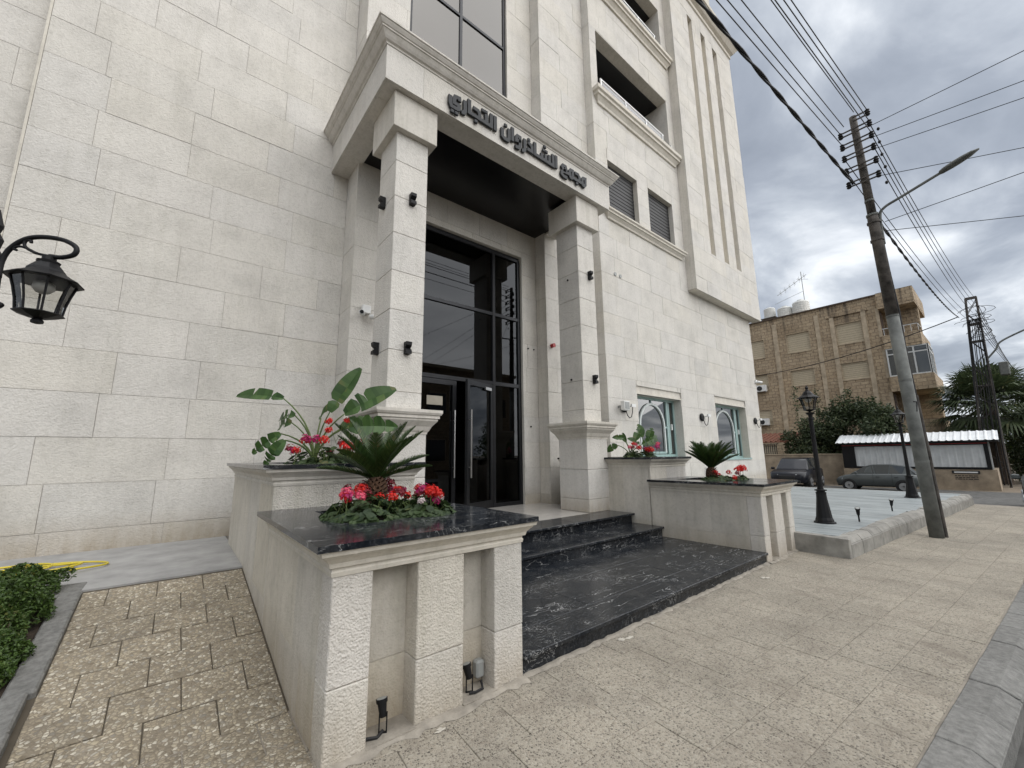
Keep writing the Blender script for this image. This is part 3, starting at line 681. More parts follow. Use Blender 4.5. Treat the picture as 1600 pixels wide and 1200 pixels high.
# ---- arched lower windows
WWIN0 = simple('white_arch_bar', (0.60, 0.64, 0.62), 0.5, var=0.05)
def low_window(x0, x1, z0, z1):
    reveal(x0, x1, z0, z1, 6.405, 6.72, STONE_S, 'lrt'); MB().box(x0-.05, x1+.05, 6.37, 6.72, z0-.05, z0).build('sill', TURQ, B)
    Y0, Y1 = 6.66, 6.71; f = MB(); xc0, xc1 = x0+.42, x1-.62
    f.box(x0, x0+.07, Y0, Y1, z0, z1); f.box(x1-.07, x1, Y0, Y1, z0, z1); f.box(x0+.07, x1-.07, Y0, Y1, z1-.07, z1); f.box(x0+.07, x1-.07, Y0, Y1, z0, z0+.07)
    f.box(xc1+.12, xc1+.22, Y0-.01, Y1, z0+.07, z1-.07); f.box(x0+.26, x0+.34, Y0-.01, Y1, z0+.07, z1-.07)
    f.box(xc1+.24, xc1+.30, Y0-.006, Y1, z0+.1, z1-.1)
    # arch
    cx_ = (xc0+xc1)/2; r1 = (xc1-xc0)/2; zc = z1-.16-r1; N = 16; pts = [(xc1-.03, zc-1e-3)]
    ao = [(cx_+r1*math.cos(math.pi*i/N), zc+r1*math.sin(math.pi*i/N)) for i in range(N+1)]; ai = [(cx_+(r1-.06)*math.cos(math.pi*i/N), zc+(r1-.06)*math.sin(math.pi*i/N)) for i in range(N+1)]
    ao = [(xc1, z0+.12)]+ao+[(xc0, z0+.12)]; ai = [(xc1-.06, z0+.12)]+ai+[(xc0+.06, z0+.12)]
    am = MB()
    for i in range(len(ao)-1):
        am.hexa([(ao[i][0], Y0-.015, ao[i][1]), (ao[i+1][0], Y0-.015, ao[i+1][1]), (ai[i+1][0], Y0-.015, ai[i+1][1]), (ai[i][0], Y0-.015, ai[i][1])], [(ao[i][0], Y1, ao[i][1]), (ao[i+1][0], Y1, ao[i+1][1]), (ai[i+1][0], Y1, ai[i+1][1]), (ai[i][0], Y1, ai[i][1])])
    f.box(xc0, xc1, Y0-.012, Y1, z0+.09, z0+.15); f.box(cx_-.02, cx_+.02, Y0, Y1, zc+r1, z1-.07); f.box(cx_-.02, cx_+.02, Y0, Y1, z0+.06, z0+.1)
    f.box(x0+.34, xc0, Y0, Y1, zc-.05, zc+.0); f.box(xc1, xc1+.12, Y0, Y1, zc-.05, zc)
    W_ = f.build('window', TURQ, B); am.build('arch_bar', WWIN0, W_)
    MB().box(x0+.02, x1-.02, 6.69, 6.696, z0+.02, z1-.02).build('pane', GLASS_W, W_)
    MB().box(x1-.30, x1-.26, Y0-.05, Y0-.01, zc-.1, zc+.08).build('handle', WHITEP, W_)
    MB().box(x0-.4, x1+.9, 7.9, 8.0, z0-.4, z1+.5).box(x0-.4, x1+.9, 6.74, 7.9, z1+.3, z1+.4).box(x1+.8, x1+.9, 6.74, 7.9, z0-.4, z1+.3).box(x0-.4, x0-.3, 6.74, 7.9, z0-.4, z1+.3).box(x0-.3, x1+.8, 6.74, 7.9, z0-.4, z0-.3).build('room', INTERIOR, B)
for h in LOW: low_window(*h)

# ---- canopy
CAN = B
cb = MB()
cb.box(1.882, 7.05, 5.032, 5.39, 6.95, 7.6); cb.box(1.882, 2.24, 5.39, 7.6, 6.95, 7.6); cb.box(6.66, 7.02, 5.39, 6.66, 6.95, 7.6)
CN = cb.build('canopy', STONE_S, B, bevel=.004)
sofp = MB()
for i in range(1): sofp.box(2.24, 6.66, 5.39, 7.0, 7.0, 7.03)
sofp.build('soffit', SOFFIT, CN)
MB().box(1.86, 7.04, 5.04, 7.0, 7.6, 7.72).build('canopy_roof', STONE_S, CN)
xs_ = [1.85, 2.45, 3.55, 4.65, 5.75, 6.55, 7.05]
for a, b in zip(xs_[:-1], xs_[1:]): SLABS.append((CN, a+.0015, b-.0015, 5.0+random.uniform(-.001, .001), 5.03, 6.95, 7.53, STONE))
ys_ = [5.03, 6.0, 7.0, 7.6]
for a, b in zip(ys_[:-1], ys_[1:]): SLABS.append((CN, 1.85, 1.88, a+.0015, b-.0015, 6.952, 7.53, STONE))
cpr = [(-.06, 7.52), (.012, 7.52), (.02, 7.545), (.05, 7.56), (.075, 7.59), (.11, 7.645), (.125, 7.65), (.125, 7.672), (.14, 7.68), (.165, 7.715), (.175, 7.735), (.19, 7.74), (.19, 7.77), (-.06, 7.77)]
MB().sweep([(1.85, 7.6), (1.85, 5.0), (7.05, 5.0), (7.05, 6.66)], cpr).build('cornice', STONE_S, CN)

# ---- columns
def column(cx_):
    x0, x1 = cx_-.257, cx_+.257
    C_ = MB().box(x0+.01, x1-.01, 5.21, 5.79, .48, 6.4).build('column', MORTAR, B)
    k = 0
    while Z0+ZH*k < 6.36:
        a, b = max(2.16, Z0+ZH*k), min(6.37, Z0+ZH*(k+1)); k += 1
        if b-a < .05: continue
        m = MB().box(x0, x1, 5.2, 5.8, a+.002, b-.002); m.build('stone_block', STONE_P if False else STONE, C_, bevel=.006)
    for a, b in ((.485, .72), (.72, 1.27), (1.27, 1.86)):
        MB().box(x0-.05, x1+.05, 5.13, 5.87, a+.002, b-.002).build('stone_block', STONE, C_, bevel=.006)
    pc = [(-.1, 1.85), (.008, 1.85), (.012, 1.875), (.03, 1.90), (.055, 1.955), (.10, 2.01), (.115, 2.03), (.115, 2.055), (.135, 2.06), (.135, 2.10), (.15, 2.105), (.165, 2.135), (.165, 2.175), (-.1, 2.185)]
    MB().sweep([(x0-.05, 5.13), (x1+.05, 5.13), (x1+.05, 5.87), (x0-.05, 5.87)], pc, close=True).build('pedestal_cap', STONE_S, C_)
    MB().box(x0+.0-.10, x1+.10, 5.10, 5.93, 6.36, 6.949).build('capital', STONE_S, C_, bevel=.006)
column(2.40); column(6.405)

# ---- lay the facing slabs: the largest in view one by one, the rest as one mass
def score(s):
    c = Vector(((s[1]+s[2])/2, (s[3]+s[4])/2, (s[5]+s[6])/2))-CAMP
    face = (s[2]-s[1])*(s[6]-s[5])*abs(c.y) if (s[2]-s[1]) > (s[4]-s[3]) else (s[4]-s[3])*(s[6]-s[5])*abs(c.x)
    return face/c.length**3
SLABS.sort(key=score, reverse=True)
for s in SLABS[:296]: 
    par = s[0]
    obj('stone_slab', cube_for(s[7]), None, par, loc=((s[1]+s[2])/2, (s[3]+s[4])/2, (s[5]+s[6])/2), scale=(s[2]-s[1], s[4]-s[3], s[6]-s[5]))
rest = MB()
for s in SLABS[296:]: rest.box(*s[1:7])
rest.build('far_stone_slabs', STONE, B, fix=False, kind='stuff')

# ---- sign lettering on the canopy fascia
SIGN = {"w3": [[[[3.071, 7.28], [3.066, 7.315], [2.99, 7.301], [2.97, 7.248], [2.971, 7.177], [3.064, 7.174], [3.055, 7.103], [3.02, 7.09], [2.922, 7.087], [2.897, 7.139], [2.899, 7.259]], [[3.175, 7.322], [3.181, 7.146], [3.158, 7.098], [3.123, 7.093]], [[3.262, 7.398], [3.265, 7.173], [3.715, 7.163], [3.722, 7.394]], [[3.359, 7.312], [3.437, 7.307], [3.471, 7.254], [3.472, 7.18]], [[3.612, 7.317], [3.617, 7.17]], [[3.803, 7.398], [3.804, 7.15]]], [[2.94, 7.009], [3.018, 7.011], [3.398, 7.083], [3.545, 7.38], [3.611, 7.384]]], "w2": [[[[3.962, 7.256], [3.964, 7.116], [4.002, 7.089], [4.089, 7.088], [4.115, 7.14], [4.117, 7.318]], [[4.2, 7.395], [4.196, 7.15]], [[4.375, 7.222], [4.286, 7.203], [4.287, 7.269], [4.313, 7.308], [4.376, 7.303], [4.373, 7.116], [4.337, 7.074], [4.277, 7.07]], [[4.494, 7.321], [4.49, 7.117], [4.462, 7.076], [4.433, 7.072]], [[4.594, 7.309], [4.666, 7.27], [4.671, 7.158], [4.566, 7.164]], [[4.753, 7.388], [4.751, 7.154], [5.236, 7.144], [5.235, 7.377]], [[4.929, 7.247], [4.926, 7.158]], [[5.033, 7.269], [5.029, 7.152]], [[5.132, 7.304], [5.13, 7.152]], [[5.324, 7.391], [5.319, 7.148]]], [[4.045, 7.374], [4.604, 7.381], [4.984, 7.362], [5.062, 7.363], [5.02, 7.454]]], "w1": [[[[5.575, 7.199], [5.537, 7.196], [5.493, 7.25], [5.521, 7.3], [5.594, 7.299], [5.61, 7.242], [5.575, 7.199], [5.478, 7.135], [5.471, 7.082], [5.521, 7.055], [5.613, 7.06]], [[5.535, 7.166], [5.706, 7.179]], [[5.723, 7.132], [5.708, 7.256], [5.743, 7.299], [5.807, 7.302], [5.8, 7.16], [5.756, 7.118], [5.723, 7.132]], [[5.782, 7.148], [6.109, 7.147]], [[5.889, 7.295], [5.972, 7.297], [6.009, 7.251], [6.005, 7.152]], [[6.11, 7.122], [6.096, 7.239], [6.133, 7.29], [6.203, 7.3], [6.194, 7.16], [6.152, 7.111], [6.11, 7.122]]], [[5.93, 7.077]]]}
SG = thing('sign_lettering', 'raised dark Arabic lettering across the canopy fascia', 'sign', (4.4, 5.0, 7.0))
def stroke_mesh(m, pts, wd, y0, y1):
    """constant-width pen stroke in the x-z plane"""
    P = [Vector((p[0], p[1])) for p in pts]; n = len(P); h = wd/2; L = []; Rr = []
    closed = (P[0]-P[-1]).length < 1e-4
    for i in range(n):
        d0 = (P[i]-P[i-1]).normalized() if i > 0 else ((P[0]-P[-2]).normalized() if closed else (P[1]-P[0]).normalized())
        d1 = (P[i+1]-P[i]).normalized() if i < n-1 else ((P[1]-P[0]).normalized() if closed else d0)
        n0 = Vector((-d0.y, d0.x)); n1 = Vector((-d1.y, d1.x)); mi = n0+n1
        mi = mi/max(.45, mi.dot(n0)) if mi.length > 1e-3 else n0
        p = P[i]
        if not closed and i == 0: p = p-d1*h*.55
        if not closed and i == n-1: p = p+d0*h*.55
        L.append(p+mi*h); Rr.append(p-mi*h)
    for i in range(n-1):
        q = [L[i], L[i+1], Rr[i+1], Rr[i]]
        m.hexa([(a.x, y0, a.y) for a in q], [(a.x, y1, a.y) for a in q])
for wi, key in enumerate(('w1', 'w2', 'w3')):
    strokes, dots = SIGN[key]
    wm = MB(); wb = None
    x_all = [p[0] for s in strokes for p in s]
    for s in strokes:
        m = MB(); stroke_mesh(m, s, .066, 4.945+random.uniform(0, .0006), 4.985)
        if wb is None: wb = m.build('word', LETTER, SG, fix=True)
        else: m.build('letter_stroke', LETTER, wb, fix=True)
    for dx, dz in dots:
        MB().box(dx-.034, dx+.034, 4.946, 4.985, dz-.032, dz+.032).build('dot', LETTER, wb, bevel=.008)
# ================================================================== PLANTERS AND STEPS
def planter(label, x0, x1, y0, y1, z0, zb, niches, hole, side_l=True, inner='r', back=True):
    t = thing('stone_planter', label, 'planter', ((x0+x1)/2, (y0+y1)/2, z0), 'stone planters beside the entrance steps')
    zc = zb+.15; zs = zc+.035
    # core with front niches
    c = MB(); 
    yn = y0+.16 if niches else y0
    c.box(x0+.03, x1-.03, yn+.03, y1, z0, zb)
    c.build('core', MORTAR, t)
    if niches:
        xs = [x0]+[n for nn in niches for n in nn]+[x1]
        for a, b in zip(xs[0::2], xs[1::2]):
            for c0, d0 in ((z0-.02, z0+.36), (z0+.36, zb)):
                MB().box(a, b, y0+random.uniform(-.002, .002), yn+.04, c0+.0015, d0-.0015).build('stone_block', STONE_P, t, bevel=.006)
        for a, b in niches:
            for c0, d0 in ((z0-.02, z0+.36), (z0+.36, zb)): MB().box(a-.01, b+.01, yn, yn+.03, c0+.0015, d0-.0015).build('niche_panel', STONE_D, t)
    else:
        a = x0; 
        while a < x1-.05:
            b = min(x1, a+random.uniform(.45, .65))
            if x1-b < .2: b = x1
            MB().box(a+.001, b-.001, y0, y0+.03, z0, zb).build('stone_block', STONE_P, t); a = b
    for xa, xb in ((x0, x0+.03), (x1-.03, x1)):
        ya = yn+.04
        ys = [ya, ya+.55, ya+1.12, y1] if y1-ya < 2.2 else [ya]+[ya+.62*i for i in range(1, int((y1-ya)/.62))]+[y1]
        for zi, (c0, d0) in enumerate(((z0-.02, z0+.22 if xa > x0 else z0+.33), (z0+.22 if xa > x0 else z0+.33, zb))):
            for i, (p, q) in enumerate(zip(ys[:-1], ys[1:])):
                sh = .2 if (zi == 0 and 0 < i) else 0
                MB().box(xa+random.uniform(-.001, .001), xb, p-sh+.001 if i else p, q-(.2 if zi == 0 and i < len(ys)-2 else 0)-.001, c0+.001, d0-.001).build('side_slab', STONE_D, t)
    # moulded cornice
    pr = [(-.05, zb), (.006, zb), (.010, zb+.022), (.004, zb+.03), (.004, zb+.045), (.022, zb+.05), (.028, zb+.075), (.05, zb+.10), (.062, zb+.11), (.066, zb+.118), (.08, zb+.122), (.088, zb+.15), (-.05, zb+.15)]
    MB().sweep([(x0, y1), (x0, y0), (x1, y0), (x1, y1)], pr).build('cornice', STONE_S, t)
    # black slab with the planting hole
    o = .11; X0, X1, Y0, Y1 = x0-o, x1+o*.8, y0-o+.01, y1
    hx0, hx1, hy0, hy1 = hole
    s = MB(); s.box(X0, X1, Y0, hy0, zc, zs); s.box(X0, X1, hy1, Y1, zc, zs); s.box(X0, hx0, hy0, hy1, zc, zs); s.box(hx1, X1, hy0, hy1, zc, zs)
    me = s.mesh('top_slab', fix=False)
    bm = bmesh.new(); bm.from_mesh(me); bmesh.ops.remove_doubles(bm, verts=bm.verts, dist=1e-5)
    bad = [f for f in bm.faces if abs(f.normal.z) < .5 and ((abs(f.calc_center_median().y-hy0) < 1e-4 and not hx0 < f.calc_center_median().x < hx1) or (abs(f.calc_center_median().y-hy1) < 1e-4 and not hx0 < f.calc_center_median().x < hx1))]
    bmesh.ops.delete(bm, geom=bad, context='FACES')
    es = [e for e in bm.edges if len(e.link_faces) == 2 and e.calc_face_angle(0) > .6 and min(v.co.z for v in e.verts) > zc+.01]
    bmesh.ops.bevel(bm, geom=es, offset=.009, segments=3, affect='EDGES', clamp_overlap=True)
    bm.to_mesh(me); bm.free()
    obj('top_slab', me, MARBLE, t)
    MB().box(hx0-.02, hx1+.02, hy0-.02, hy1+.02, zb+.02, zs-.03).build('soil', SOIL, t)
    return t
planter('low front stone planter nearest the camera with black top and niches', .74, 2.084, 2.42, 4.2, 0, .915, [(.965, 1.247), (1.58, 1.83)], (1.0, 1.86, 2.95, 3.85))
planter('tall stone planter against the wall behind the nearest planter', .74, 2.084, 4.2, 7.0, .05, 1.305, None, (.95, 1.90, 4.55, 6.7))
planter('low front stone planter beside the tiled terrace', 6.68, 7.96, 2.42, 4.2, 0, .915, [(6.88, 7.15), (7.50, 7.73)], (6.95, 7.75, 2.95, 3.85))
planter('tall stone planter below the arched window by the far column', 6.70, 7.96, 4.2, 6.4, .05, 1.305, None, (6.9, 7.8, 4.55, 6.2))

ST = thing('entrance_steps', 'black veined marble entrance steps between the planters', 'steps', (4.4, 3.5, 0))
st = MB(); st.box(2.09, 6.675, 2.46, 7.0, -.02, .115); st.box(2.09, 6.675, 4.06, 7.0, .115, .28); st.box(2.09, 6.675, 4.66, 7.0, .28, .45); st.build('core', MORTAR, ST)
def slabs_x(name, y0, y1, z0, z1, mat, cuts, bevel=.005):
    xs = [2.088]+cuts+[6.68]
    for a, b in zip(xs[:-1], xs[1:]): MB().box(a+.0008, b-.0008, y0, y1, z0+random.uniform(-.0006, .0006), z1+random.uniform(-.0006, .0006)).build(name, mat, ST, bevel=bevel)
slabs_x('riser', 2.435, 2.46, -.01, .115, MARBLE, [3.35, 4.9], 0)
slabs_x('tread', 2.40, 2.75, .115, .150, MARBLE_T, [3.9, 5.4])
slabs_x('tread', 2.752, 3.42, .115, .150, MARBLE_T, [3.2, 4.8, 6.0])
slabs_x('tread', 3.422, 4.06, .115, .150, MARBLE_T, [2.9, 4.3, 5.6])
slabs_x('riser', 4.035, 4.06, .15, .28, MARBLE, [3.6, 5.2], 0)
slabs_x('tread', 3.99, 4.66, .28, .315, MARBLE, [3.3, 4.6, 5.7])
slabs_x('riser', 4.635, 4.66, .315, .45, MARBLE, [3.0, 4.4, 5.9], 0)
slabs_x('tread', 4.56, 5.12, .45, .485, MARBLE, [3.5, 5.1])
PF = struct(MB().box(2.09, 6.70, 5.121, 7.15, .44, .478).build('porch_floor', MORTAR))
for i in range(8):
    for j in range(4):
        a, b = 2.09+.57*i, min(6.66, 2.09+.57*(i+1)); c, d = 5.122+.5*j, 5.122+.5*(j+1)
        MB().box(a+.001, b-.001, c+.001, d-.001, .478, .4835).build('floor_tile', PORCH, PF)
# rough cement fillet along the foot of planters and steps
def fillet(x0, x1, y0, zt, wd=.07):
    m = MB(); n = int((x1-x0)/.06); prev = None
    for i in range(n+1):
        x = x0+(x1-x0)*i/n; w_ = wd*(.45+.8*random.random()); h = zt*(.4+.8*random.random())
        cur = [(x, y0, h), (x, y0-w_*.5, h*.55+.004), (x, y0-w_, .0015), (x, y0, -.01)]
        if prev:
            for k in range(3): m.quad(prev[k], cur[k], cur[k+1], prev[k+1])
        prev = cur
    return struct(m.build('cement_fillet', CEMENT, fix=False, smooth=True))
fillet(.74, 2.09, 2.42, .02, .07); fillet(2.09, 6.68, 2.437, .02, .05); fillet(6.68, 7.95, 2.42, .02, .07)
nf = MB()
for a, b in ((.965, 1.247), (1.58, 1.83), (6.88, 7.15), (7.50, 7.73)): nf.box(a-.005, b+.005, 2.40, 2.60, -.01, .018)
struct(nf.build('niche_floor', CEMENT))

# ================================================================== TERRACE
TR = MB(); 
c0 = uv(7.66, 2.52); c1 = uv(18.0, 2.52)
TR.hexa([(7.97, 2.0, -.3), (18.2, 1.15, -.9), (18.4, 6.42, -.9), (7.97, 6.42, -.3)], [(7.97, 2.0, .272), (18.2, 1.15, .272), (18.4, 6.42, .272), (7.97, 6.42, .272)])
TER = struct(TR.build('terrace', CONC))
for i in range(34):
    for j in range(-1, 5):
        a = 7.98+.303*i; b = a+.297; c = 1.0+1.22*j+(.61 if i % 2 else 0); d = c+1.217
        lo = max(2.50-.0797*a, c); hi = min(6.40, d)      # keep behind the kerb
        lo = max(lo, (2.52-.0797*b)/.9968)
        if hi-lo < .1 or b > 18.25: continue
        block('floor_tile', a, b, lo, hi, .272, .285+random.uniform(-.001, .001), TILE_T, TER)
kb = MB(); Lk = .50
kb.hexa([(-Lk/2, -.10, -.3), (Lk/2, -.10, -.3), (Lk/2, .11, -.3), (-Lk/2, .11, -.3)], [(-Lk/2, -.10, .205), (Lk/2, -.10, .205), (Lk/2, .11, .205), (-Lk/2, .11, .205)])
kb.hexa([(-Lk/2, -.10, .205), (Lk/2, -.10, .205), (Lk/2, .11, .205), (-Lk/2, .11, .205)], [(-Lk/2, -.04, .285), (Lk/2, -.04, .285), (Lk/2, .11, .292), (-Lk/2, .11, .292)])
kbm = kb.mesh('kerb_block', bevel=.01); kbm.materials.append(CONC)
for k in range(20):
    p = uv(8.0+.505*k, 2.43)
    if p.x > 18.1: break
    obj('kerb_block', kbm, None, TER, loc=(p.x, p.y, random.uniform(-.012, .008)), rot=(0, random.uniform(-.012, .012), ROTS+random.uniform(-.012, .012)))
e = MB(); a0, a1 = uv(7.655, 2.33), uv(7.655, 3.05); b1, b0 = uv(7.85, 3.05), uv(7.745, 2.33)
e.hexa([(*a0.xy, -.05), (*b0.xy, -.05), (*b1.xy, -.05), (*a1.xy, -.05)], [(*a0.xy, .275), (*b0.xy, .275), (*b1.xy, .285), (*a1.xy, .285)])
e.build('kerb_block', CONC, TER, bevel=.008)

# ================================================================== PLANTS
def frond_mesh(L, rise, droop, n=50, w=.115, seed=0):
    rr = random.Random(seed); m = MB(); pts = []
    for i in range(n+1):
        t = i/n; x = L*t*math.cos(rise*(1-.25*t)); z = L*(t*math.sin(rise)-droop*t*t)
        pts.append(Vector((x, 0, z)))
    m.tube([pts[0], pts[n//3], pts[2*n//3], pts[n]], [.008, .006, .004, .002], 5)
    for i in range(4, n+1):
        t = i/n; p = pts[i]; d = (pts[min(i+1, n)]-pts[i-1]).normalized(); up = Vector((-d.z, 0, d.x))
        ll = w*(math.sin(math.pi*min(1, .12+t*.88))**.55)*(1 if t < .9 else .7)+.01
        for s in (-1, 1):
            out = (Vector((0, s, 0))*.80+d*(.55+.35*t)+up*(.42+rr.uniform(-.06, .06))).normalized()
            e = p+out*ll*rr.uniform(.9, 1.06); wv = d*.0062
            mid = p+out*ll*.5
            m.quad(p-wv, p+wv, mid+wv*1.1, mid-wv*1.1); m.quad(mid-wv*1.1, mid+wv*1.1, e)
    return m.mesh('frond', fix=False)
def cycad(label, loc, sc, seed, n=24, els=((68, .06), (55, .12), (42, .17), (27, .17))):
    rr = random.Random(seed)
    t = thing('sago_palm', label, 'palm', loc, 'sago palms in the front planters', world=False)
    tr = MB(); tr.lathe([(.08, 0), (.095, .08), (.10, .20), (.085, .28), (.05, .32)], (0, 0, 0), 14)
    TK = tr.build('trunk', CYTRUNK, t)
    sp = MB()
    for i in range(150):
        a = i*2.399; z = .02+.29*i/150; r0 = .10 if z < .24 else .085
        d = Vector((math.cos(a), math.sin(a), .55)).normalized(); p = Vector((math.cos(a)*r0*.9, math.sin(a)*r0*.9, z)); s_ = Vector((-math.sin(a), math.cos(a), 0))*.013
        sp.quad(p-s_, p+s_, p+d*.05+s_*.3, p+d*.05-s_*.3)
    sp.build('leaf_base_scale', CYTRUNK, TK, fix=False, kind='stuff')
    mes = [frond_mesh(.60, RAD(e_), dr, seed=k+seed) for k, (e_, dr) in enumerate(els)]
    for me in mes: me.materials.append(L_CYC)
    for i in range(n):
        ring = 0 if i < n*.25 else 1 if i < n*.55 else 2 if i < n*.85 else 3
        o = obj('frond', mes[ring], None, t, loc=(0, 0, .29), rot=(rr.uniform(-.12, .12), rr.uniform(-.1, .1), i*2.399+rr.uniform(-.25, .25)), scale=(rr.uniform(.82, 1.02),)*3)
    t.scale = (sc,)*3
    return t
cycad('sago palm among pink geraniums in the nearest planter', (1.42, 3.58, 1.06), 1.0, 3, 20)
cycad('sago palm with dense fan of fronds beside the terrace', (7.33, 3.40, 1.00), .95, 11, 40, ((74, .03), (62, .06), (50, .08), (41, .10)))

def blade(L, wd, fold, curl, tears, seed, n=13):
    """banana-like leaf along +x"""
    rr = random.Random(seed); m = MB(); rows = []
    for i in range(n+1):
        t = i/n; w_ = wd*.5*(math.sin(math.pi*min(1, t*.93+.05))**.62)
        z = -curl*L*t*t; x = L*t*(1-.18*curl*t)
        c = Vector((x, 0, z)); rows.append((c+Vector((0, -w_*math.cos(fold), w_*math.sin(fold)*1.0)), c, c+Vector((0, w_*math.cos(fold), w_*math.sin(fold)))))
    tear = set(rr.sample(range(2, n-1), min(tears, n-3)))
    for i in range(n):
        for s in (0, 2):
            a, b = rows[i][s], rows[i+1][s]
            if (i in tear and rr.random() < .8): b = b.lerp(rows[i+1][1], .45)+Vector((-.01, 0, -.012))
            if (i-1 in tear and rr.random() < .5): a = a.lerp(rows[i][1], .3)
            m.quad(rows[i][1], rows[i+1][1], b, a) if s else m.quad(rows[i][1], a, b, rows[i+1][1])
    me = m.mesh('leaf_blade', fix=False, smooth=True); me.materials.append(L_STR); return me
def roll_for(az, pitch):
    s_ = Vector((-math.sin(az), math.cos(az))).dot(Vector((-.62, -.78)))
    return -math.copysign(RAD(random.uniform(52, 84)), s_)
def strelitzia(label, loc, leaves, sc=1.0):
    """leaves: (azimuth deg, stem lean deg from vertical, stem length, blade length, blade width, blade pitch deg, curl, tears)"""
    t = thing('bird_of_paradise_plant', label, 'plant', loc, 'bird of paradise plants in the tall planters', world=False)
    for k, (az, lean, sl_, bl, bw, pitch, curl, tears) in enumerate(leaves):
        a = RAD(az); n = 8; pts = []
        for i in range(n+1):
            s_ = i/n; ln = RAD(lean)*(s_**1.3)
            pts.append(Vector((math.sin(ln)*sl_*s_, 0, math.cos(ln*.8)*sl_*s_)))
        m = MB().tube(pts, [.015-.008*i/n for i in range(n+1)], 6)
        so = obj('stem', m.mesh('stem', smooth=True), L_STEM, t, rot=(0, 0, a))
        obj('leaf_blade', blade(bl, bw, RAD(22), curl, tears, k*7+int(bl*100)), None, so, loc=pts[-1], rot=(roll_for(a, pitch), -RAD(pitch), random.uniform(-.15, .15)))
    t.scale = (sc,)*3
    return t
# image right is about azimuth -40 deg, towards the camera about -130
strelitzia('large bird of paradise plant with torn leaves in the tall planter near the lantern', (1.27, 5.05, 1.42),
    [(150, 26, .86, .58, .17, 12, .30, 2), (-35, 12, .66, .62, .24, 60, .03, 1), (-48, 30, .68, .64, .28, 32, .22, 2), (-52, 46, .58, .52, .26, 5, .45, 3),
     (140, 30, .58, .34, .17, 0, .6, 4), (160, 46, .50, .36, .16, -35, .3, 4), (130, 26, .66, .30, .16, 5, .5, 3), (-175, 50, .42, .32, .15, -50, .4, 3), (60, 14, .6, .4, .17, 40, .3, 3), (-20, 30, .5, .36, .18, 30, .3, 2)])
strelitzia('small bird of paradise plant with drooping leaves close to the far column', (7.15, 4.9, 1.42),
    [(150, 45, .40, .26, .17, -20, .5, 1), (-30, 16, .42, .34, .18, 62, .1, 2), (-45, 40, .40, .32, .18, 25, .3, 2), (170, 22, .5, .24, .13, 5, .4, 1), (80, 14, .4, .25, .13, 60, .2, 1)], 0.95)
strelitzia('small upright bird of paradise plant in front of the arched window', (7.55, 4.8, 1.42),
    [(150, 8, .50, .30, .20, 78, .1, 1), (-40, 10, .44, .28, .20, 72, .1, 1), (140, 22, .36, .28, .17, 40, .3, 2), (-30, 20, .34, .30, .18, 50, .2, 2)], 0.95)

petal_heads = {}
def head_mesh(mat, seed, r=.045, n=26):
    rr = random.Random(seed); m = MB()
    for i in range(n):
        z = 1-1.35*(i+.5)/n; a = i*2.399; q = math.sqrt(max(0, 1-z*z)); d = Vector((q*math.cos(a), q*math.sin(a), z))
        c = d*r*rr.uniform(.55, 1.2); u_ = d.orthogonal().normalized(); v_ = d.cross(u_)
        for k in range(5):
            al = 2*math.pi*k/5+rr.uniform(0, 1); e1 = u_*math.cos(al)+v_*math.sin(al); e2 = d.cross(e1); w_ = .0075
            m.quad(c, c+e1*.009+e2*w_+d*.003, c+e1*.017+d*.004, c+e1*.009-e2*w_+d*.003)
    nf_ = len(m.f); m.tube([(0, 0, -r*.2), (0.006, .004, -.15), (.0, .01, -.32)], .0026, 4)
    me = m.mesh('flower_head', fix=False); me.materials.append(mat); me.materials.append(L_STEM)
    for p_ in me.polygons[nf_:]: p_.material_index = 1
    return me
HEADS = {k: [head_mesh(m, s+k_*5) for s in range(2)] for k_, (k, m) in enumerate({'red': P_RED, 'pink': P_PINK, 'mag': P_MAG, 'white': P_WHI, 'dark': P_DRK}.items())}
def leaf_disc(m, c, nrm, r, rr):
    u_ = nrm.orthogonal().normalized(); v_ = nrm.cross(u_); a0 = rr.uniform(0, 6.28); n = 7
    ring = [c+(u_*math.cos(a0+2*math.pi*i/n)+v_*math.sin(a0+2*math.pi*i/n))*r*(1 if i % 2 else .88)+nrm*r*.22 for i in range(n)]
    i0 = len(m.v); m.v += [tuple(c)]+[tuple(p) for p in ring]
    for i in range(n): m.f.append((i0, i0+1+i, i0+1+(i+1) % n))
def geranium(label, loc, rx, ry, h, nleaf, heads, seed, group='geranium clumps in the planters'):
    rr = random.Random(seed)
    t = thing('geranium_clump', label, 'geranium', loc, group, world=False)
    m = MB()
    for i in range(nleaf):
        a = rr.uniform(0, 6.283); q = math.sqrt(rr.random()); z = h*(1-q**2.2)*rr.uniform(.35, 1.0)*(.75+.45*math.sin(a*3+seed))+.01
        p = Vector((math.cos(a)*q*rx, math.sin(a)*q*ry, max(.005, z)))
        nrm = Vector((math.cos(a)*q*.7+rr.uniform(-.5, .5), math.sin(a)*q*.7+rr.uniform(-.5, .5), .9)).normalized()
        leaf_disc(m, p, nrm, rr.uniform(.022, .042), rr)
    st_ = MB()
    for i in range(40):
        a = rr.uniform(0, 6.283); q = rr.random()*.8; p = Vector((math.cos(a)*q*rx, math.sin(a)*q*ry, 0))
        st_.tube([p*.6, p+Vector((rr.uniform(-.02, .02), rr.uniform(-.02, .02), h*rr.uniform(.5, .95)))], .003, 4)
    F = m.build('foliage', L_GER, t, fix=False, kind='stuff')
    st_.build('stems', L_STEM, t, fix=False, kind='stuff')
    for (x, y, z, k, s_) in heads:
        obj('flower_head', HEADS[k][rr.randrange(2)], None, t, loc=(x, y, z), rot=(rr.uniform(-.5, .5), rr.uniform(-.5, .5), rr.uniform(0, 6)), scale=(s_,)*3)
    return t
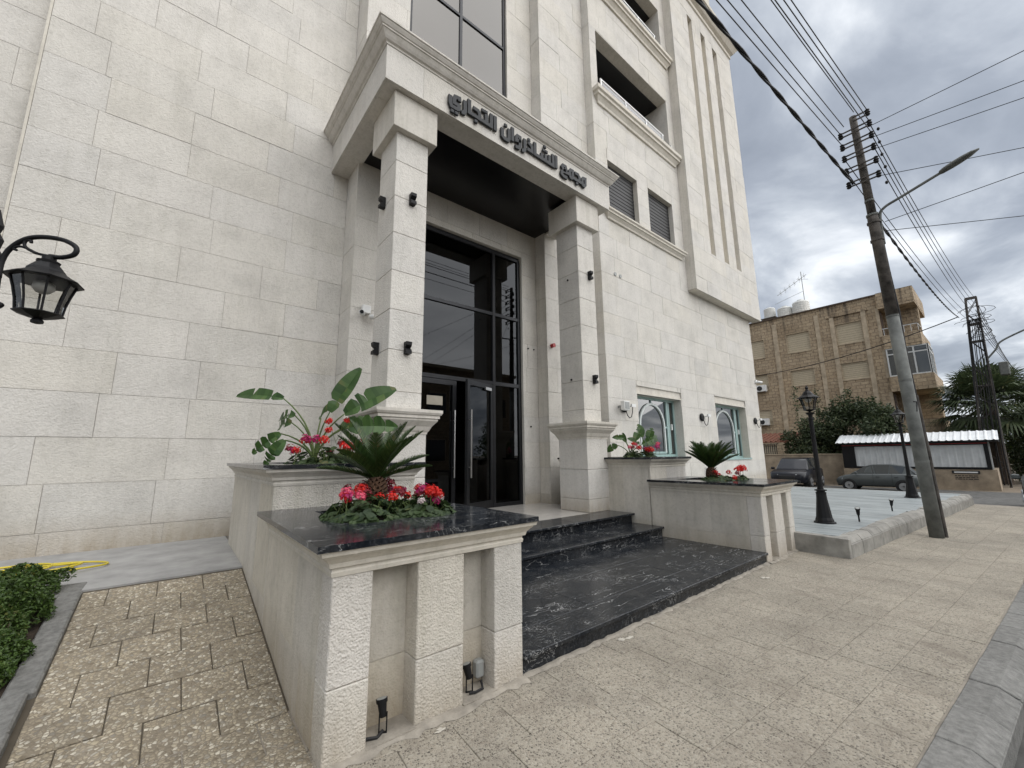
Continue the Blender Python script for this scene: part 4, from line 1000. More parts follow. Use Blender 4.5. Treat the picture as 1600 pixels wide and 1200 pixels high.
rr = random.Random(5)
def scatter(n, rx, ry, z0, z1, kinds):
    return [(rr.uniform(-rx, rx), rr.uniform(-ry, ry), rr.uniform(z0, z1), rr.choice(kinds), rr.uniform(.75, 1.1)) for _ in range(n)]
geranium('pink geraniums in the camera-side half of the nearest planter', (1.20, 3.26, 1.08), .30, .36, .16, 460, scatter(5, .2, .2, .13, .2, ['red', 'mag', 'dark'])+[(-.12, .05, .19, 'pink', 1.1), (-.06, -.08, .17, 'pink', 1.0), (.02, .12, .2, 'red', 1.2), (-.16, -.05, .17, 'red', .9)], 1)
geranium('red and magenta geraniums at the step side of the nearest planter', (1.64, 3.17, 1.08), .27, .32, .14, 420, scatter(7, .2, .22, .12, .2, ['mag', 'dark', 'red', 'red'])+[(.0, -.16, .19, 'red', 1.25), (.05, -.12, .17, 'red', 1.2), (-.04, -.1, .2, 'mag', 1.1), (.12, -.1, .14, 'white', .7), (-.1, -.2, .13, 'white', .6)], 2)
geranium('red geraniums behind the palm trunk in the nearest planter', (1.42, 3.66, 1.08), .33, .16, .15, 220, scatter(7, .28, .1, .14, .24, ['dark', 'mag', 'red']), 3)
geranium('scarlet geraniums under the large bird of paradise plant', (1.30, 4.80, 1.44), .42, .26, .20, 420, scatter(8, .34, .2, .16, .3, ['red', 'dark', 'mag'])+[(-.22, -.1, .28, 'red', 1.0), (-.3, -.12, .18, 'red', .95), (.18, -.18, .22, 'red', 1.5), (.0, -.1, .4, 'red', .9), (.02, -.05, .5, 'red', .9), (.22, .0, .52, 'red', .8)], 4)
geranium('leafy geraniums crowding the left pier in the tall planter', (1.74, 5.0, 1.44), .28, .36, .24, 420, scatter(3, .2, .2, .2, .3, ['dark', 'red']), 5)
geranium('mixed geraniums beside the far column in the tall planter', (7.12, 4.82, 1.44), .24, .22, .16, 260, scatter(5, .2, .12, .14, .3, ['red', 'pink', 'dark'])+[(-.2, -.15, .3, 'red', .9), (.0, -.15, .22, 'red', 1.0)], 6)
geranium('pink and scarlet geraniums beneath the arched window', (7.56, 4.76, 1.44), .26, .20, .17, 260, scatter(4, .2, .1, .14, .24, ['pink', 'mag', 'red'])+[(-.12, -.15, .18, 'red', 1.4), (.1, -.15, .24, 'mag', 1.2), (.22, -.1, .3, 'pink', 1.1)], 7)
geranium('sparse geraniums around the trunk in the planter beside the terrace', (7.28, 3.24, 1.08), .38, .28, .08, 300, scatter(4, .3, .15, .08, .16, ['dark', 'mag', 'red'])+[(-.02, -.25, .06, 'red', .9), (.12, -.1, .14, 'red', .9)], 8)
geranium('pair of large red geranium heads at the terrace corner planter', (7.58, 3.02, 1.08), .16, .12, .08, 90, [(.06, -.02, .19, 'red', 1.5), (.10, .03, .19, 'red', 1.3), (-.06, .02, .18, 'red', 1.1), (-.12, .0, .12, 'dark', .9)], 9)

# hedge in the bed
def hedge(label, x0, x1, y0, y1, h, n, seed):
    rr = random.Random(seed)
    t = thing('hedge', label, 'hedge', ((x0+x1)/2, (y0+y1)/2, rz((y0+y1)/2)))
    m = MB(); c = MB()
    for i in range(n):
        fx, fy = rr.random(), rr.random(); x = x0+(x1-x0)*fx; y = y0+(y1-y0)*fy
        lump = .82+.22*math.sin(x*7.3+seed)*math.sin(y*6.1)+.12*math.sin(x*17+y*13)
        edge = min(1, min(fx, 1-fx)*5+.35, min(fy, 1-fy)*6+.3)
        hz = h*lump*edge; z = hz*(1-.75*rr.random()**2.2)
        ov = .05*math.sin(y*9)+.03*math.sin(y*23); x += ov*(1 if fx > .8 else 0)
        p = Vector((x, y, rz(y)+z)); nrm = Vector((rr.gauss(0, .7), rr.gauss(0, .7), .8)).normalized()
        u_ = nrm.orthogonal().normalized(); u_ = (u_*math.cos(rr.uniform(0, 6.28))+nrm.cross(u_)*math.sin(rr.uniform(0, 6.28))).normalized(); v_ = nrm.cross(u_); L = rr.uniform(.010, .021)
        m.quad(p-u_*L, p+v_*L*.45+nrm*L*.15, p+u_*L, p-v_*L*.45+nrm*L*.15)
    for i in range(60):
        x = rr.uniform(x0+.05, x1-.1); y = rr.uniform(y0+.1, y1-.1)
        c.tube([(x, y, rz(y)), (x+rr.uniform(-.06, .06), y+rr.uniform(-.06, .06), rz(y)+h*.6)], [.008, .003], 5)
    m.build('foliage', L_HED, t, fix=False, kind='stuff'); c.build('stems', BARK, t, kind='stuff')
hedge('clipped dark green hedge in the planting bed beside the ramp', -1.75, -.64, 4.05, 5.80, .33, 48000, 4)
# hose on the apron
hp = []
for i in range(90):
    a = i*.24; r = 1; hp.append((-1.10+.0*i+.42*math.cos(a)*(1+.12*math.sin(a*.37))+.25*math.sin(i*.05), 6.55+.22*math.sin(a)*(1+.2*math.cos(a*.21)), .425+.012*math.sin(a*1.7)+.0006*i))
hp += [(-1.2+.006*i*i*.4, 6.3+.0*i, .42) for i in range(0)]
tag(MB().tube(hp, .010, 8).build('garden_hose', YELLOW, smooth=True), 'coiled yellow garden hose lying behind the hedge', 'hose')

# splashes of dried plaster on the pavement near the steps
PSPL = simple('dried_plaster', (0.50, 0.465, 0.40), 0.95, var=0.1)
rr = random.Random(31)
for (x, y, r) in ((3.1, 2.32, .05), (3.6, 2.34, .03), (5.9, 2.20, .06), (1.35, 2.32, .03)):
    m = MB(); n = 11
    for k in range(4):
        cx_, cy_ = x+rr.gauss(0, r*.7), y+rr.gauss(0, r*.35); q = r*rr.uniform(.2, .6)
        pts = [(cx_+math.cos(6.283*i/n)*q*rr.uniform(.5, 1.2)*1.6, cy_+math.sin(6.283*i/n)*q*rr.uniform(.5, 1.2)*.7, .0045) for i in range(n)]
        i0 = len(m.v); m.v += [(cx_, cy_, .007)]+pts
        for i in range(n): m.f.append((i0, i0+1+i, i0+1+(i+1) % n))
    m.build('plaster_splash', PSPL, SW, fix=False)
# ================================================================== SMALL FIXTURES
def wall_light(label, x, y, z, face):
    t = thing('wall_light', label, 'wall light', (x, y, z), 'up and down lights on the columns', world=False, rotz=0 if face == 'y' else RAD(-90))
    w_, d_, h_ = .042, .085, .085
    m = MB()
    sec = [(-h_, 1.0), (-h_*.45, .98), (0, .45), (h_*.45, .98), (h_, 1.0)]
    for (za, fa), (zb_, fb) in zip(sec[:-1], sec[1:]):
        m.hexa([(-w_, 0, za), (w_, 0, za), (w_, -d_*fa, za), (-w_, -d_*fa, za)], [(-w_, 0, zb_), (w_, 0, zb_), (w_, -d_*fb, zb_), (-w_, -d_*fb, zb_)])
    m.build('housing', BLACK, t)
    MB().box(-w_*.8, w_*.8, -.008, .004, -h_*1.05, h_*1.05).build('back_plate', BLACK, t)
    MB().quad((-w_*.7, -d_*.55, -.02), (w_*.7, -d_*.55, -.02), (w_*.7, -d_*.9, -.04), (-w_*.7, -d_*.9, -.04)).build('lens', GREYP, t, fix=False)
wall_light('upper black light on the street face of the near column', 2.408, 5.197, 5.32, 'y')
wall_light('lower black light on the street face of the near column', 2.406, 5.197, 3.04, 'y')
wall_light('upper black light on the lantern-side face of the near column', 2.140, 5.565, 5.35, 'x')
wall_light('lower black light on the lantern-side face of the near column', 2.140, 5.57, 3.07, 'x')
wall_light('upper black light on the far column', 6.475, 5.197, 5.28, 'y')
wall_light('lower black light on the far column', 6.478, 5.197, 3.045, 'y')
def bullet(t, c, d, r=.045, L=.17):
    c = Vector(c); d = Vector(d).normalized()
    b = MB().tube([c, c+d*L], r, 12).build('camera_body', WHITEP, t, smooth=False)
    MB().tube([c+d*(L-.005), c+d*(L+.012)], r*.72, 12).build('lens', BLACK, b)
CC = thing('security_camera', 'pair of white security cameras behind the near column', 'camera', (2.42, 6.97, 4.08))
MB().box(2.35, 2.50, 6.90, 6.985, 4.05, 4.20).build('junction_box', WHITEP, CC, bevel=.01)
bullet(CC, (2.36, 6.92, 4.03), (-.35, -.8, -.12)); bullet(CC, (2.50, 6.92, 4.0), (.6, -.7, -.1))
o = MB().tube([(6.78, 6.665, 4.12), (6.78, 6.57, 4.12)], .05, 14).build('alarm_sounder', RED); tag(o, 'small red alarm sounder beside the entrance glazing', 'alarm')
for x, z in ((9.12, 6.53), (9.36, 6.53)): MB().tube([(x, 6.41, z), (x, 6.38, z)], .055, 12).build('pipe_end', GREYP, B)
for x, y, z, ax in ((6.32, 6.995, 4.05, 0), (6.50, 6.995, 4.05, 0), (6.36, 6.995, 2.2, 0)): MB().tube([(x, y+.01, z), (x, y-.02, z)], .018, 8).build('cable_stub', BLACK, B)
for z in (5.2, 3.05): MB().tube([(6.15, 5.5, z), (6.13, 5.5, z)], .02, 8).build('cable_stub', BLACK, B)
def facade_light(label, x, z, flood):
    t = thing('outdoor_light', label, 'light', (x, 6.4, z))
    if flood:
        MB().box(x-.26, x-.02, 6.12, 6.24, z-.10, z+.14).build('floodlight', WHITEP, t, bevel=.012); MB().box(x-.23, x-.05, 6.112, 6.121, z-.07, z+.11).build('lens', GREYP, t)
        MB().box(x-.16, x-.12, 6.24, 6.40, z-.02, z+.04).build('bracket', GREYP, t)
    MB().lathe([(.10, 0), (.13, .02), (.13, .05), (.09, .07)], (0, 0, 0), 18).xform(Matrix.Translation((x+.08, 6.40, z)) @ Matrix.Rotation(RAD(90), 4, 'X')).build('round_backplate', BLACK, t)
    MB().box(x+.22, x+.40, 6.22, 6.27, z+.02, z+.10).tube([(x+.3, 6.40, z+.03), (x+.3, 6.26, z+.05)], .02, 8).build('bracket', WHITEP, t)
    pts = [(x+.10, 6.34, z-.06), (x+.12, 6.31, z-.20), (x+.19, 6.30, z-.27), (x+.27, 6.29, z-.24), (x+.30, 6.27, z-.1), (x+.30, 6.26, z+.03)]
    MB().tube(pts, .012, 6).build('cable', CABLE, t)
facade_light('white floodlight and round black light between far column and arched window', 9.06, 2.76, True)
facade_light('round black outdoor light between the two arched windows', 13.36, 2.72, False)
facade_light('round black outdoor light at the building corner', 17.85, 2.80, False)
CO = thing('security_camera', 'small white security camera high on the building corner', 'camera', (18.45, 6.4, 4.45))
MB().box(18.40, 18.52, 6.33, 6.40, 4.40, 4.52).build('bracket', WHITEP, CO); bullet(CO, (18.5, 6.33, 4.44), (.7, -.5, -.1), .05, .2)

def spotlight(label, x, y, z, h=.26, lean=(.0, .12), rot=0.0, legs=True):
    t = thing('ground_spotlight', label, 'spotlight', (x, y, z), world=False, rotz=rot)
    hd = MB(); a = Vector((0, 0, h*.48)); b = Vector((lean[0], lean[1]*.5, h))
    d = (b-a).normalized()
    hd.tube([a, a+d*.04, b-d*.03, b-d*.03, b], [.026, .033, .040, .048, .050], 14)
    H = hd.build('lamp_head', BLACK, t); MB().tube([b-d*.004, b+d*.003], .042, 14).build('lens', GREYP, H)
    if legs:
        MB().box(-.036, -.026, -.01, .01, 0, h*.62).box(.026, .036, -.01, .01, 0, h*.62).box(-.036, .036, -.012, .012, -.004, .006).build('bracket', BLACK, t)
    else:
        MB().tube([(0, 0, -.02), (0, 0, h*.5)], .016, 8).build('spike', BLACK, t)
    return t
spotlight('black ground spotlight in the near niche of the nearest planter', 1.085, 2.485, .018, .25, (-.02, .06), -.5).scale = (.66,)*3
spotlight('black ground spotlight beside the grey junction box', 1.68, 2.50, .018, .25, (-.03, .05), -.4).scale = (.66,)*3
spotlight('black spike light on the terrace close to the near lamp post', 9.82, 1.95, .285, .26, (-.06, .0), 0.2, False).scale = (.8, .8, .95)
spotlight('black spike light on the terrace close to the utility pole', 12.0, 1.80, .285, .26, (-.06, .0), 0.4, False).scale = (.8, .8, .95)
o = MB().box(1.752, 1.818, 2.515, 2.575, .06, .17).build('junction_box', GREYP, bevel=.012); tag(o, 'grey plastic junction box in the niche nearest the steps', 'box')
o = MB().tube([(1.775, 2.5, .055), (1.76, 2.46, .03), (1.70, 2.455, .028), (1.66, 2.47, .03)], .009, 6).build('lamp_cable', CABLE); tag(o, 'short black cable from the junction box to the spotlight', 'cable')
o = MB().tube([(1.085, 2.485, .028), (1.04, 2.455, .025), (.99, 2.47, .03), (.968, 2.46, .035)], .009, 6).build('lamp_cable', CABLE); tag(o, 'short black cable by the spotlight in the near niche', 'cable')

# ---- lanterns
def lantern(parent, z0, h, rt, rb, n=8, hang=False):
    """glazed lantern body: bottom pan at z0, brim at z0+h"""
    zt = z0+h; rot = RAD(15)
    ca = MB().lathe([(rt*1.22, zt-.03*h), (rt*1.24, zt), (rt*.98, zt+.10*h), (rt*.62, zt+.26*h), (rt*.60, zt+.32*h), (rt*.40, zt+.50*h), (rt*.2, zt+.60*h)], (0, 0, 0), n, rot)
    P = ca.build('lantern_cap', BLACK, parent)
    MB().lathe([(.004, z0-.30*h), (rb*.28, z0-.27*h), (rb*.30, z0-.20*h), (rb*.2, z0-.14*h), (rb*.45, z0-.12*h), (rb*1.15, z0-.005*h), (rb*1.15, z0+.02*h)], (0, 0, 0), n, rot).build('lantern_pan', BLACK, parent)
    for k in range(n):
        a = rot+2*math.pi*k/n; a2 = rot+2*math.pi*(k+1)/n
        c, s_ = math.cos(a), math.sin(a)
        pts = [Vector((c*(rb+(rt-rb)*f**1.5), s_*(rb+(rt-rb)*f**1.5), z0+h*f)) for f in (0, .33, .66, 1)]
        MB().tube(pts, rt*.045, 6).build('glazing_bar', BLACK, parent)
        c2, s2 = math.cos(a2), math.sin(a2); g = MB()
        for f0, f1 in ((.02, .34), (.34, .67), (.67, .99)):
            r0 = (rb+(rt-rb)*f0**1.5)*.985; r1 = (rb+(rt-rb)*f1**1.5)*.985
            g.quad((c*r0, s_*r0, z0+h*f0), (c2*r0, s2*r0, z0+h*f0), (c2*r1, s2*r1, z0+h*f1), (c*r1, s_*r1, z0+h*f1))
        g.build('pane', GLASS_L, parent, fix=False)
    MB().lathe([(rt*.16, zt-.02*h), (rt*.34, zt-.10*h), (rt*.36, zt-.24*h), (rt*.22, zt-.36*h), (.005, zt-.40*h)][::-1], (0, 0, 0), 14).build('bulb', WHITEP, parent, smooth=True)
def lamp_post(label, loc):
    t = thing('lamp_post', label, 'lamp post', loc, 'black lamp posts on the terrace', world=False)
    MB().lathe([(.17, 0), (.17, .02), (.145, .03), (.14, .06), (.125, .10), (.085, .42), (.078, .50), (.082, .515), (.082, .54), (.066, .545), (.066, .56), (.095, .565), (.095, .585), (.055, .59), (.05, .62)], (0, 0, 0), 12).build('base', BLACK, t)
    MB().lathe([(.044, .60), (.034, 1.86), (.05, 1.865), (.05, 1.89), (.034, 1.90), (.036, 1.95), (.06, 1.965), (.075, 2.0)], (0, 0, 0), 12).build('pole', BLACK, t)
    lantern(t, 2.05, .23, .145, .085)
    MB().lathe([(.02, 2.39), (.035, 2.42), (.02, 2.44), (.03, 2.47), (.004, 2.52)], (0, 0, 0), 8).build('finial', BLACK, t)
    return t
lamp_post('black lantern lamp post on the terrace nearest the planter', (9.25, 2.33, .285))
lamp_post('black lantern lamp post just behind the utility pole', (15.75, 1.90, .285))
# scroll-arm lantern at the picture's edge
HL = thing('scroll_arm_lamp', 'black hanging lantern on a scroll-arm post in front of the wall', 'lamp', (-.86, 3.48, .07))
lp_ = bpy.data.objects.new('lantern', None)
LB = MB().lathe([(.012, 2.70), (.03, 2.695), (.03, 2.67), (.05, 2.665), (.04, 2.63)], (-.64, 3.34, 0), 10).build('lantern', BLACK, HL)
class _P: pass
def lantern_at(c, z0, h, rt, rb):
    before = set(bpy.data.objects)
    lantern(LB, z0, h, rt, rb)
    for o in set(bpy.data.objects)-before: o.location = (c[0], c[1], 0)
lantern_at((-.64, 3.34), 2.355, .195, .128, .088)
ex = Vector((.22, -.14, 0)); ex.normalize()
def sc_pts(L): return [Vector((-.86, 3.48, 0))+ex*s_+Vector((0, 0, z)) for s_, z in L]
def smooth_path(P, n=6):
    out = []
    for i in range(len(P)-1):
        p0, p1, p2, p3 = P[max(i-1, 0)], P[i], P[i+1], P[min(i+2, len(P)-1)]
        for k in range(n):
            t = k/n; out.append(.5*((2*p1)+(p2-p0)*t+(2*p0-5*p1+4*p2-p3)*t*t+(3*p1-p0-3*p2+p3)*t*t*t))
    return out+[P[-1]]
MB().tube(smooth_path(sc_pts([(.03, 2.56), (.03, 2.66), (.06, 2.74), (.13, 2.80), (.22, 2.815), (.32, 2.80), (.385, 2.76), (.38, 2.715), (.32, 2.695), (.26, 2.70)])), .013, 8).build('scroll_arm', BLACK, HL, smooth=True)
MB().tube(smooth_path(sc_pts([(.26, 2.70), (.19, 2.715), (.13, 2.75), (.125, 2.785), (.15, 2.79), (.155, 2.775)])), .008, 8).build('scroll_arm', BLACK, HL, smooth=True)
MB().tube(smooth_path(sc_pts([(.19, 2.715), (.13, 2.745), (.09, 2.75), (.075, 2.735), (.09, 2.728)])), .007, 8).build('scroll_arm', BLACK, HL, smooth=True)
MB().tube(smooth_path(sc_pts([(.03, 2.60), (.035, 2.5), (.03, 2.43), (.0, 2.40), (.05, 2.385), (.075, 2.40), (.06, 2.41)])), .010, 8).build('scroll_arm', BLACK, HL, smooth=True)
MB().lathe([(.11, 0), (.09, .1), (.06, .5), (.03, .55), (.028, 2.3), (.045, 2.32), (.03, 2.36), (.05, 2.55), (.055, 2.62), (.03, 2.66), (.04, 2.72), (.02, 2.76), (.03, 2.80), (.004, 2.9)], (-.89, 3.50, .07), 12).build('post', BLACK, HL)

# ================================================================== UTILITY POLE AND CABLES
PX, PY = 10.86, 1.08
UP = thing('utility_pole', 'tall weathered utility pole with insulator arms and street lamp', 'utility pole', (PX, PY, 0))
def pa(z): return Vector((PX-.002*z, PY+.014*z, z))
MB().tube([pa(-.1), pa(2.0), pa(4.2)], [.104, .102, .098], 18).build('lower_shaft', GALV, UP, smooth=True)
MB().tube([pa(4.2), pa(6.3), pa(6.42)], [.099, .092, .090], 18).build('middle_shaft', RUST, UP, smooth=True)
MB().tube([pa(6.42), pa(8.8)], [.076, .064], 16).build('upper_shaft', RUST, UP, smooth=True)
for z in (1.35, 2.9, 4.2, 6.42, 6.75): 
    r = .107 if z < 2 else .104 if z < 4 else .102 if z < 5 else .102 if z < 6.5 else .082
    MB().tube([pa(z-.02), pa(z+.02)], r, 18).build('band', GALV, UP)
ofs = Vector((.77, -.637, 0))
MB().tube([pa(-.02)+ofs*.168, pa(1.5)+ofs*.16, pa(2.6)+ofs*.145], .032, 10).build('cable_conduit', RUST, UP)
MB().tube([pa(2.6)+ofs*.145, pa(3.6)+ofs*.13, pa(4.3)+ofs*.15, pa(5.2)+ofs*.12, pa(6.0)+ofs*.115], .018, 8).build('riser_cable', CABLE, UP)
dn = Vector((-.61, -.79, 0)); tx = Vector((.79, -.61, 0))
sv = MB()
for a, b in (((-.03, 2.47), (.035, 2.47)), ((.035, 2.47), (-.005, 2.28))):
    p0 = pa(a[1])+dn*.102+tx*a[0]; p1 = pa(b[1])+dn*.102+tx*b[0]; sv.tube([p0, p1], .011, 5)
sv.build('painted_number_seven', DPLAST, UP)
armz = [8.68, 8.42, 8.14, 7.86, 7.55, 7.22]
for i, z in enumerate(armz):
    y0, y1 = (PY-.13, PY+.12) if i == 0 else (.95, 1.44)
    xp = PX-.02
    a = MB()
    for dz in (-.045, .045): a.box(xp-.11, xp-.085, y0, y1, z+dz-.012, z+dz+.012)
    A_ = a.build('crossarm', RUST, UP)
    for ye in ((y0,) if i == 0 else (y0, y1)): MB().lathe([(.03, -.075), (.045, -.06), (.03, -.03), (.05, -.01), (.03, .02), (.045, .05), (.02, .075)], (xp-.10, ye, z), 10).build('insulator', BLACK, A_)
for z in (8.3, 8.0, 7.7, 7.4, 7.05): 
    MB().lathe([(.018, -.03), (.03, 0), (.018, .03)], (PX+.05, .86+.02*math.sin(z*9), z), 8).build('insulator', BLACK, UP)
la = smooth_path([Vector((PX+.045, 1.075, 5.75)), Vector((PX+.045, 1.065, 6.35)), Vector((PX+.04, .98, 6.52)), Vector((PX+.03, .70, 6.62)), Vector((PX+.0, .12, 6.80))])
MB().tube(la, .027, 8).build('lamp_arm', GALV, UP, smooth=True)
for z in (5.85, 6.25): MB().tube([pa(z-.02), pa(z+.02)], .112, 16).build('band', RUST, UP)
hd = MB(); prof = []
for f, w_, h_ in ((0, .04, .04), (.1, .075, .055), (.35, .095, .065), (.55, .10, .06), (.8, .085, .045), (1, .02, .015)):
    c = Vector((PX, .14, 6.80)).lerp(Vector((PX, -.40, 6.985)), f); prof.append((c, w_, h_))
i0 = 0
for c, w_, h_ in prof:
    for k in range(12):
        t_ = 2*math.pi*k/12; hd.v.append((c.x+w_*math.cos(t_), c.y, c.z+h_*math.sin(t_)*(1 if math.sin(t_) > 0 else .7)))
for j in range(len(prof)-1):
    for k in range(12): hd.f.append((j*12+k, j*12+(k+1) % 12, (j+1)*12+(k+1) % 12, (j+1)*12+k))
hd.f.append(tuple(range(12))); hd.f.append(tuple(range(60, 72)))
hd.build('lamp_head', LAMPH, UP, smooth=True)

CABN = [0]
def cable(pts, r, label, group=None, n=5):
    o = MB().tube(pts, r, n).build('power_cable', CABLE, smooth=True); tag(o, label, 'cable', group); return o
up_w = [(1.44, 8.14), (1.44, 8.42), (1.36, 8.55), (1.16, 8.78), (.95, 8.68), (.95, 8.42), (.95, 8.14)]
ORD = ['first', 'second', 'third', 'fourth', 'fifth', 'sixth', 'seventh']
for k, i in enumerate((0, 1, 2, 3, 6, 5, 4)):
    y, z = up_w[i]; cable(sag((PX-.12, y, z+.06), (-26, y+2.62, z+.1), .35), .0085, ORD[k]+' thin cable from the building in the bundle at the top edge', 'cables above the entrance')
def twisted(a, b, s, r, label, tw=.016, n=90):
    base = sag(a, b, s, n); m = MB()
    for ph in (0, math.pi):
        pts = []
        for i, p in enumerate(base): pts.append(p+Vector((0, math.cos(i*.75+ph)*tw, math.sin(i*.75+ph)*tw)))
        m.tube(pts, r, 5)
    o = m.build('power_cable', CABLE, smooth=True); tag(o, label, 'cable'); return o
twisted((PX-.1, 1.36, 7.22), (-12, 2.75, 7.5), .08, .017, 'thick twisted black cable running from the pole past the building corner', n=150)
twisted((PX, 1.18, 6.55), (38, .95, 9.9), .35, .016, 'thick twisted black cable between the near pole and the lattice pole', n=120)
for i, (y, z) in enumerate([(.95, 8.42), (.95, 8.14), (.95, 7.86), (.95, 7.55), (1.44, 7.86), (1.44, 7.55)]):
    cable(sag((PX-.1, y, z), (38, .10+.08*i, 10.9-.28*i), .45), .009, ORD[i]+' thin cable from the right between the near pole and lattice pole', 'cables towards the lattice pole')
drops = [((.93, 8.42), (8.6, -14.4, 7.7)), ((.93, 8.14), (13.6, -14.4, 8.4)), ((.93, 7.86), (14.2, -14.4, 8.1)), ((.93, 7.22), (20.5, -14.4, 8.0)), ((1.0, 6.2), (12.9, -14.4, 8.0)), ((1.0, 6.0), (25.5, -14.4, 7.4))]
for k, ((y, z), e_) in enumerate(drops): cable(sag((PX, y, z), e_, .12), .007, ORD[k]+' service cable from the top running from the near pole to the right edge', 'service cables crossing the street')
cable(sag((38, .98, 9.95), (42, 14.6, 8.7), .5), .03, 'dark cable sagging across the tan stone apartment building', n=6)
# lattice pole
LP = thing('lattice_pole', 'dark lattice power pole crowded with cables beside the shed', 'utility pole', (38, .7, -.62))
def lpp(ix, iy, z): f = (z+.62)/11.6; return Vector((38+ix*(.32-.14*f), .78-.48*f+iy*(.48-.26*f), z))
for ix in (-1, 1):
    for iy in (-1, 1): MB().tube([lpp(ix, iy, -.62), lpp(ix, iy, 11.0)], .055, 6).build('leg', RUST, LP)
br_ = MB(); z = -.2; k = 0
while z < 10.8:
    dz = .85; s_ = 1 if k % 2 else -1
    for ix in (-1, 1): br_.tube([lpp(ix, -s_, z), lpp(ix, s_, z+dz)], .022, 4)
    for iy in (-1, 1): br_.tube([lpp(-s_, iy, z), lpp(s_, iy, z+dz)], .022, 4)
    z += dz; k += 1
br_.build('bracing', RUST, LP)
for zz_ in (11.0, 9.3, 8.2, 5.4): 
    MB().tube([lpp(-1, -1, zz_), lpp(-1, 1, zz_), lpp(1, 1, zz_), lpp(1, -1, zz_)], .05, 4, close=True).build('ring', RUST, LP)
rr = random.Random(9); cb_ = MB()
for i in range(8):
    iy = -1+2*i/7; pts = []
    for z in (-.5, 1.5, 3.5, 5.5, 7.2, 8.8, 9.6): pts.append(lpp(-1.15+rr.uniform(-.1, .1), iy+rr.uniform(-.12, .12), z))
    cb_.tube(smooth_path(pts, 4), rr.uniform(.018, .038), 5)
cb_.build('riser_cables', CABLE, LP, smooth=True, kind='stuff')
lo_ = MB()
for i in range(12):
    c = lpp(-1.2, rr.uniform(-1, 1), rr.uniform(8.2, 10.2)); a = rr.uniform(.25, .8); b = rr.uniform(.12, .35)
    lo_.tube([c+Vector((rr.uniform(-.1, .1), a*math.cos(t*.55), b*math.sin(t*.55))) for t in range(10)], .016, 4)
lo_.build('cable_loops', CABLE, LP, smooth=True, kind='stuff')
MB().box(37.5, 37.95, -.62, -.22, 5.9, 6.7).build('transformer', LAMPH, LP, bevel=.05)
MB().tube(smooth_path([lpp(-1, -1, 7.0), Vector((37.7, -.25, 7.5)), Vector((37.7, -.6, 8.0)), Vector((37.7, -2.2, 8.75))]), .05, 6).build('lamp_arm', GALV, LP)
MB().box(37.6, 37.8, -3.0, -2.1, 8.72, 8.86).build('lamp_head', LAMPH, LP, bevel=.04)
for i in range(6): cable(sag((38, .1+.05*i, 10.8-.3*i), (90, -2.0-.3*i, 12.0-.5*i), .8), .016, ORD[i]+' thin cable from the top running on beyond the lattice pole', 'cables beyond the lattice pole')
# ================================================================== BACKGROUND
# shed with boundary wall
SH = thing('metal_shed', 'low shed with white corrugated roof behind the parked hatchback', 'shed', (35, 3.8, -.62))
X0 = 34.0
MB().box(X0, X0+.22, .62, 7.15, -.66, .50).build('base_wall', PLASTER, SH); MB().box(X0+.22, X0+4, .62, .82, -.66, .50).build('base_wall', PLASTER, SH)
fr = MB()
fr.box(X0-.02, X0+.12, .78, .95, .50, 2.02); fr.box(X0-.02, X0+.12, 6.45, 7.1, .50, 2.02); fr.box(X0-.02, X0+.12, .95, 6.45, .50, .62); fr.box(X0-.02, X0+.12, .95, 6.45, 1.84, 2.02)
fr.box(X0+.1, X0+4, .80, .9, .50, 2.0); fr.box(X0+3.9, X0+4, .8, 7.1, -.6, 2.5); fr.box(X0+.1, X0+4, 7.0, 7.1, .5, 2.2)
fr.build('frame', BLACK, SH)
MB().box(X0-.03, X0-.022, .8, 7.08, 1.90, 1.94).build('red_trim', RED, SH)
def corrugated(y0, y1, za, xa, zb_, xb, pitch=.18, amp=.02, mat=CORR, name='sheet'):
    n = int((y1-y0)/pitch)
    for i in range(n):
        a = y0+(y1-y0)*i/n; b = y0+(y1-y0)*(i+1)/n; m = MB(); w_ = b-a
        ys = [(a, 0), (a+w_*.35, 0), (a+w_*.5, amp), (a+w_*.65, amp), (a+w_*.8, 0), (b, 0)]
        for (p, e0), (q, e1) in zip(ys[:-1], ys[1:]):
            dx = -1 if abs(za-zb_) > abs(xa-xb) else 0; dzz = 1-abs(dx)
            m.quad((xa+dx*e0, p, za+dzz*e0), (xa+dx*e1, q, za+dzz*e1), (xb+dx*e1, q, zb_+dzz*e1), (xb+dx*e0, p, zb_+dzz*e0))
        m.build(name, mat, SH, fix=False)
corrugated(.95, 6.45, .62, X0+.02, 1.84, X0+.02, .30, .02, CORR, 'wall_sheet')
corrugated(.35, 7.35, 2.08, X0-.30, 2.62, X0+1.3, .28, .035, CORR_R, 'roof_sheet')
MB().box(X0-.29, X0+4, .38, 7.32, 2.0, 2.05).build('roof_frame', BLACK, SH)
lv = MB()
for i in range(9): lv.box(X0+.3+.0*i, X0+1.2, .76, .80, .6+.15*i, .66+.15*i)
lv.box(X0+.25, X0+.3, .74, .80, .5, 2.0); lv.box(X0+1.2, X0+1.25, .74, .8, .5, 2.0); lv.build('louvre', WWIN, SH)
o = MB().box(X0-.03, X0-.002, 1.25, 2.30, .27, .43).build('name_plate', DPLAST); tag(o, 'dark name plate with a white strip on the shed wall', 'sign')
MB().box(X0-.036, X0-.031, 1.33, 2.22, .31, .38).build('white_strip', WHITEP, o)
o = thing('painted_notice', 'three lines of dark lettering painted on the shed wall', 'sign', (X0, 1.75, 0))
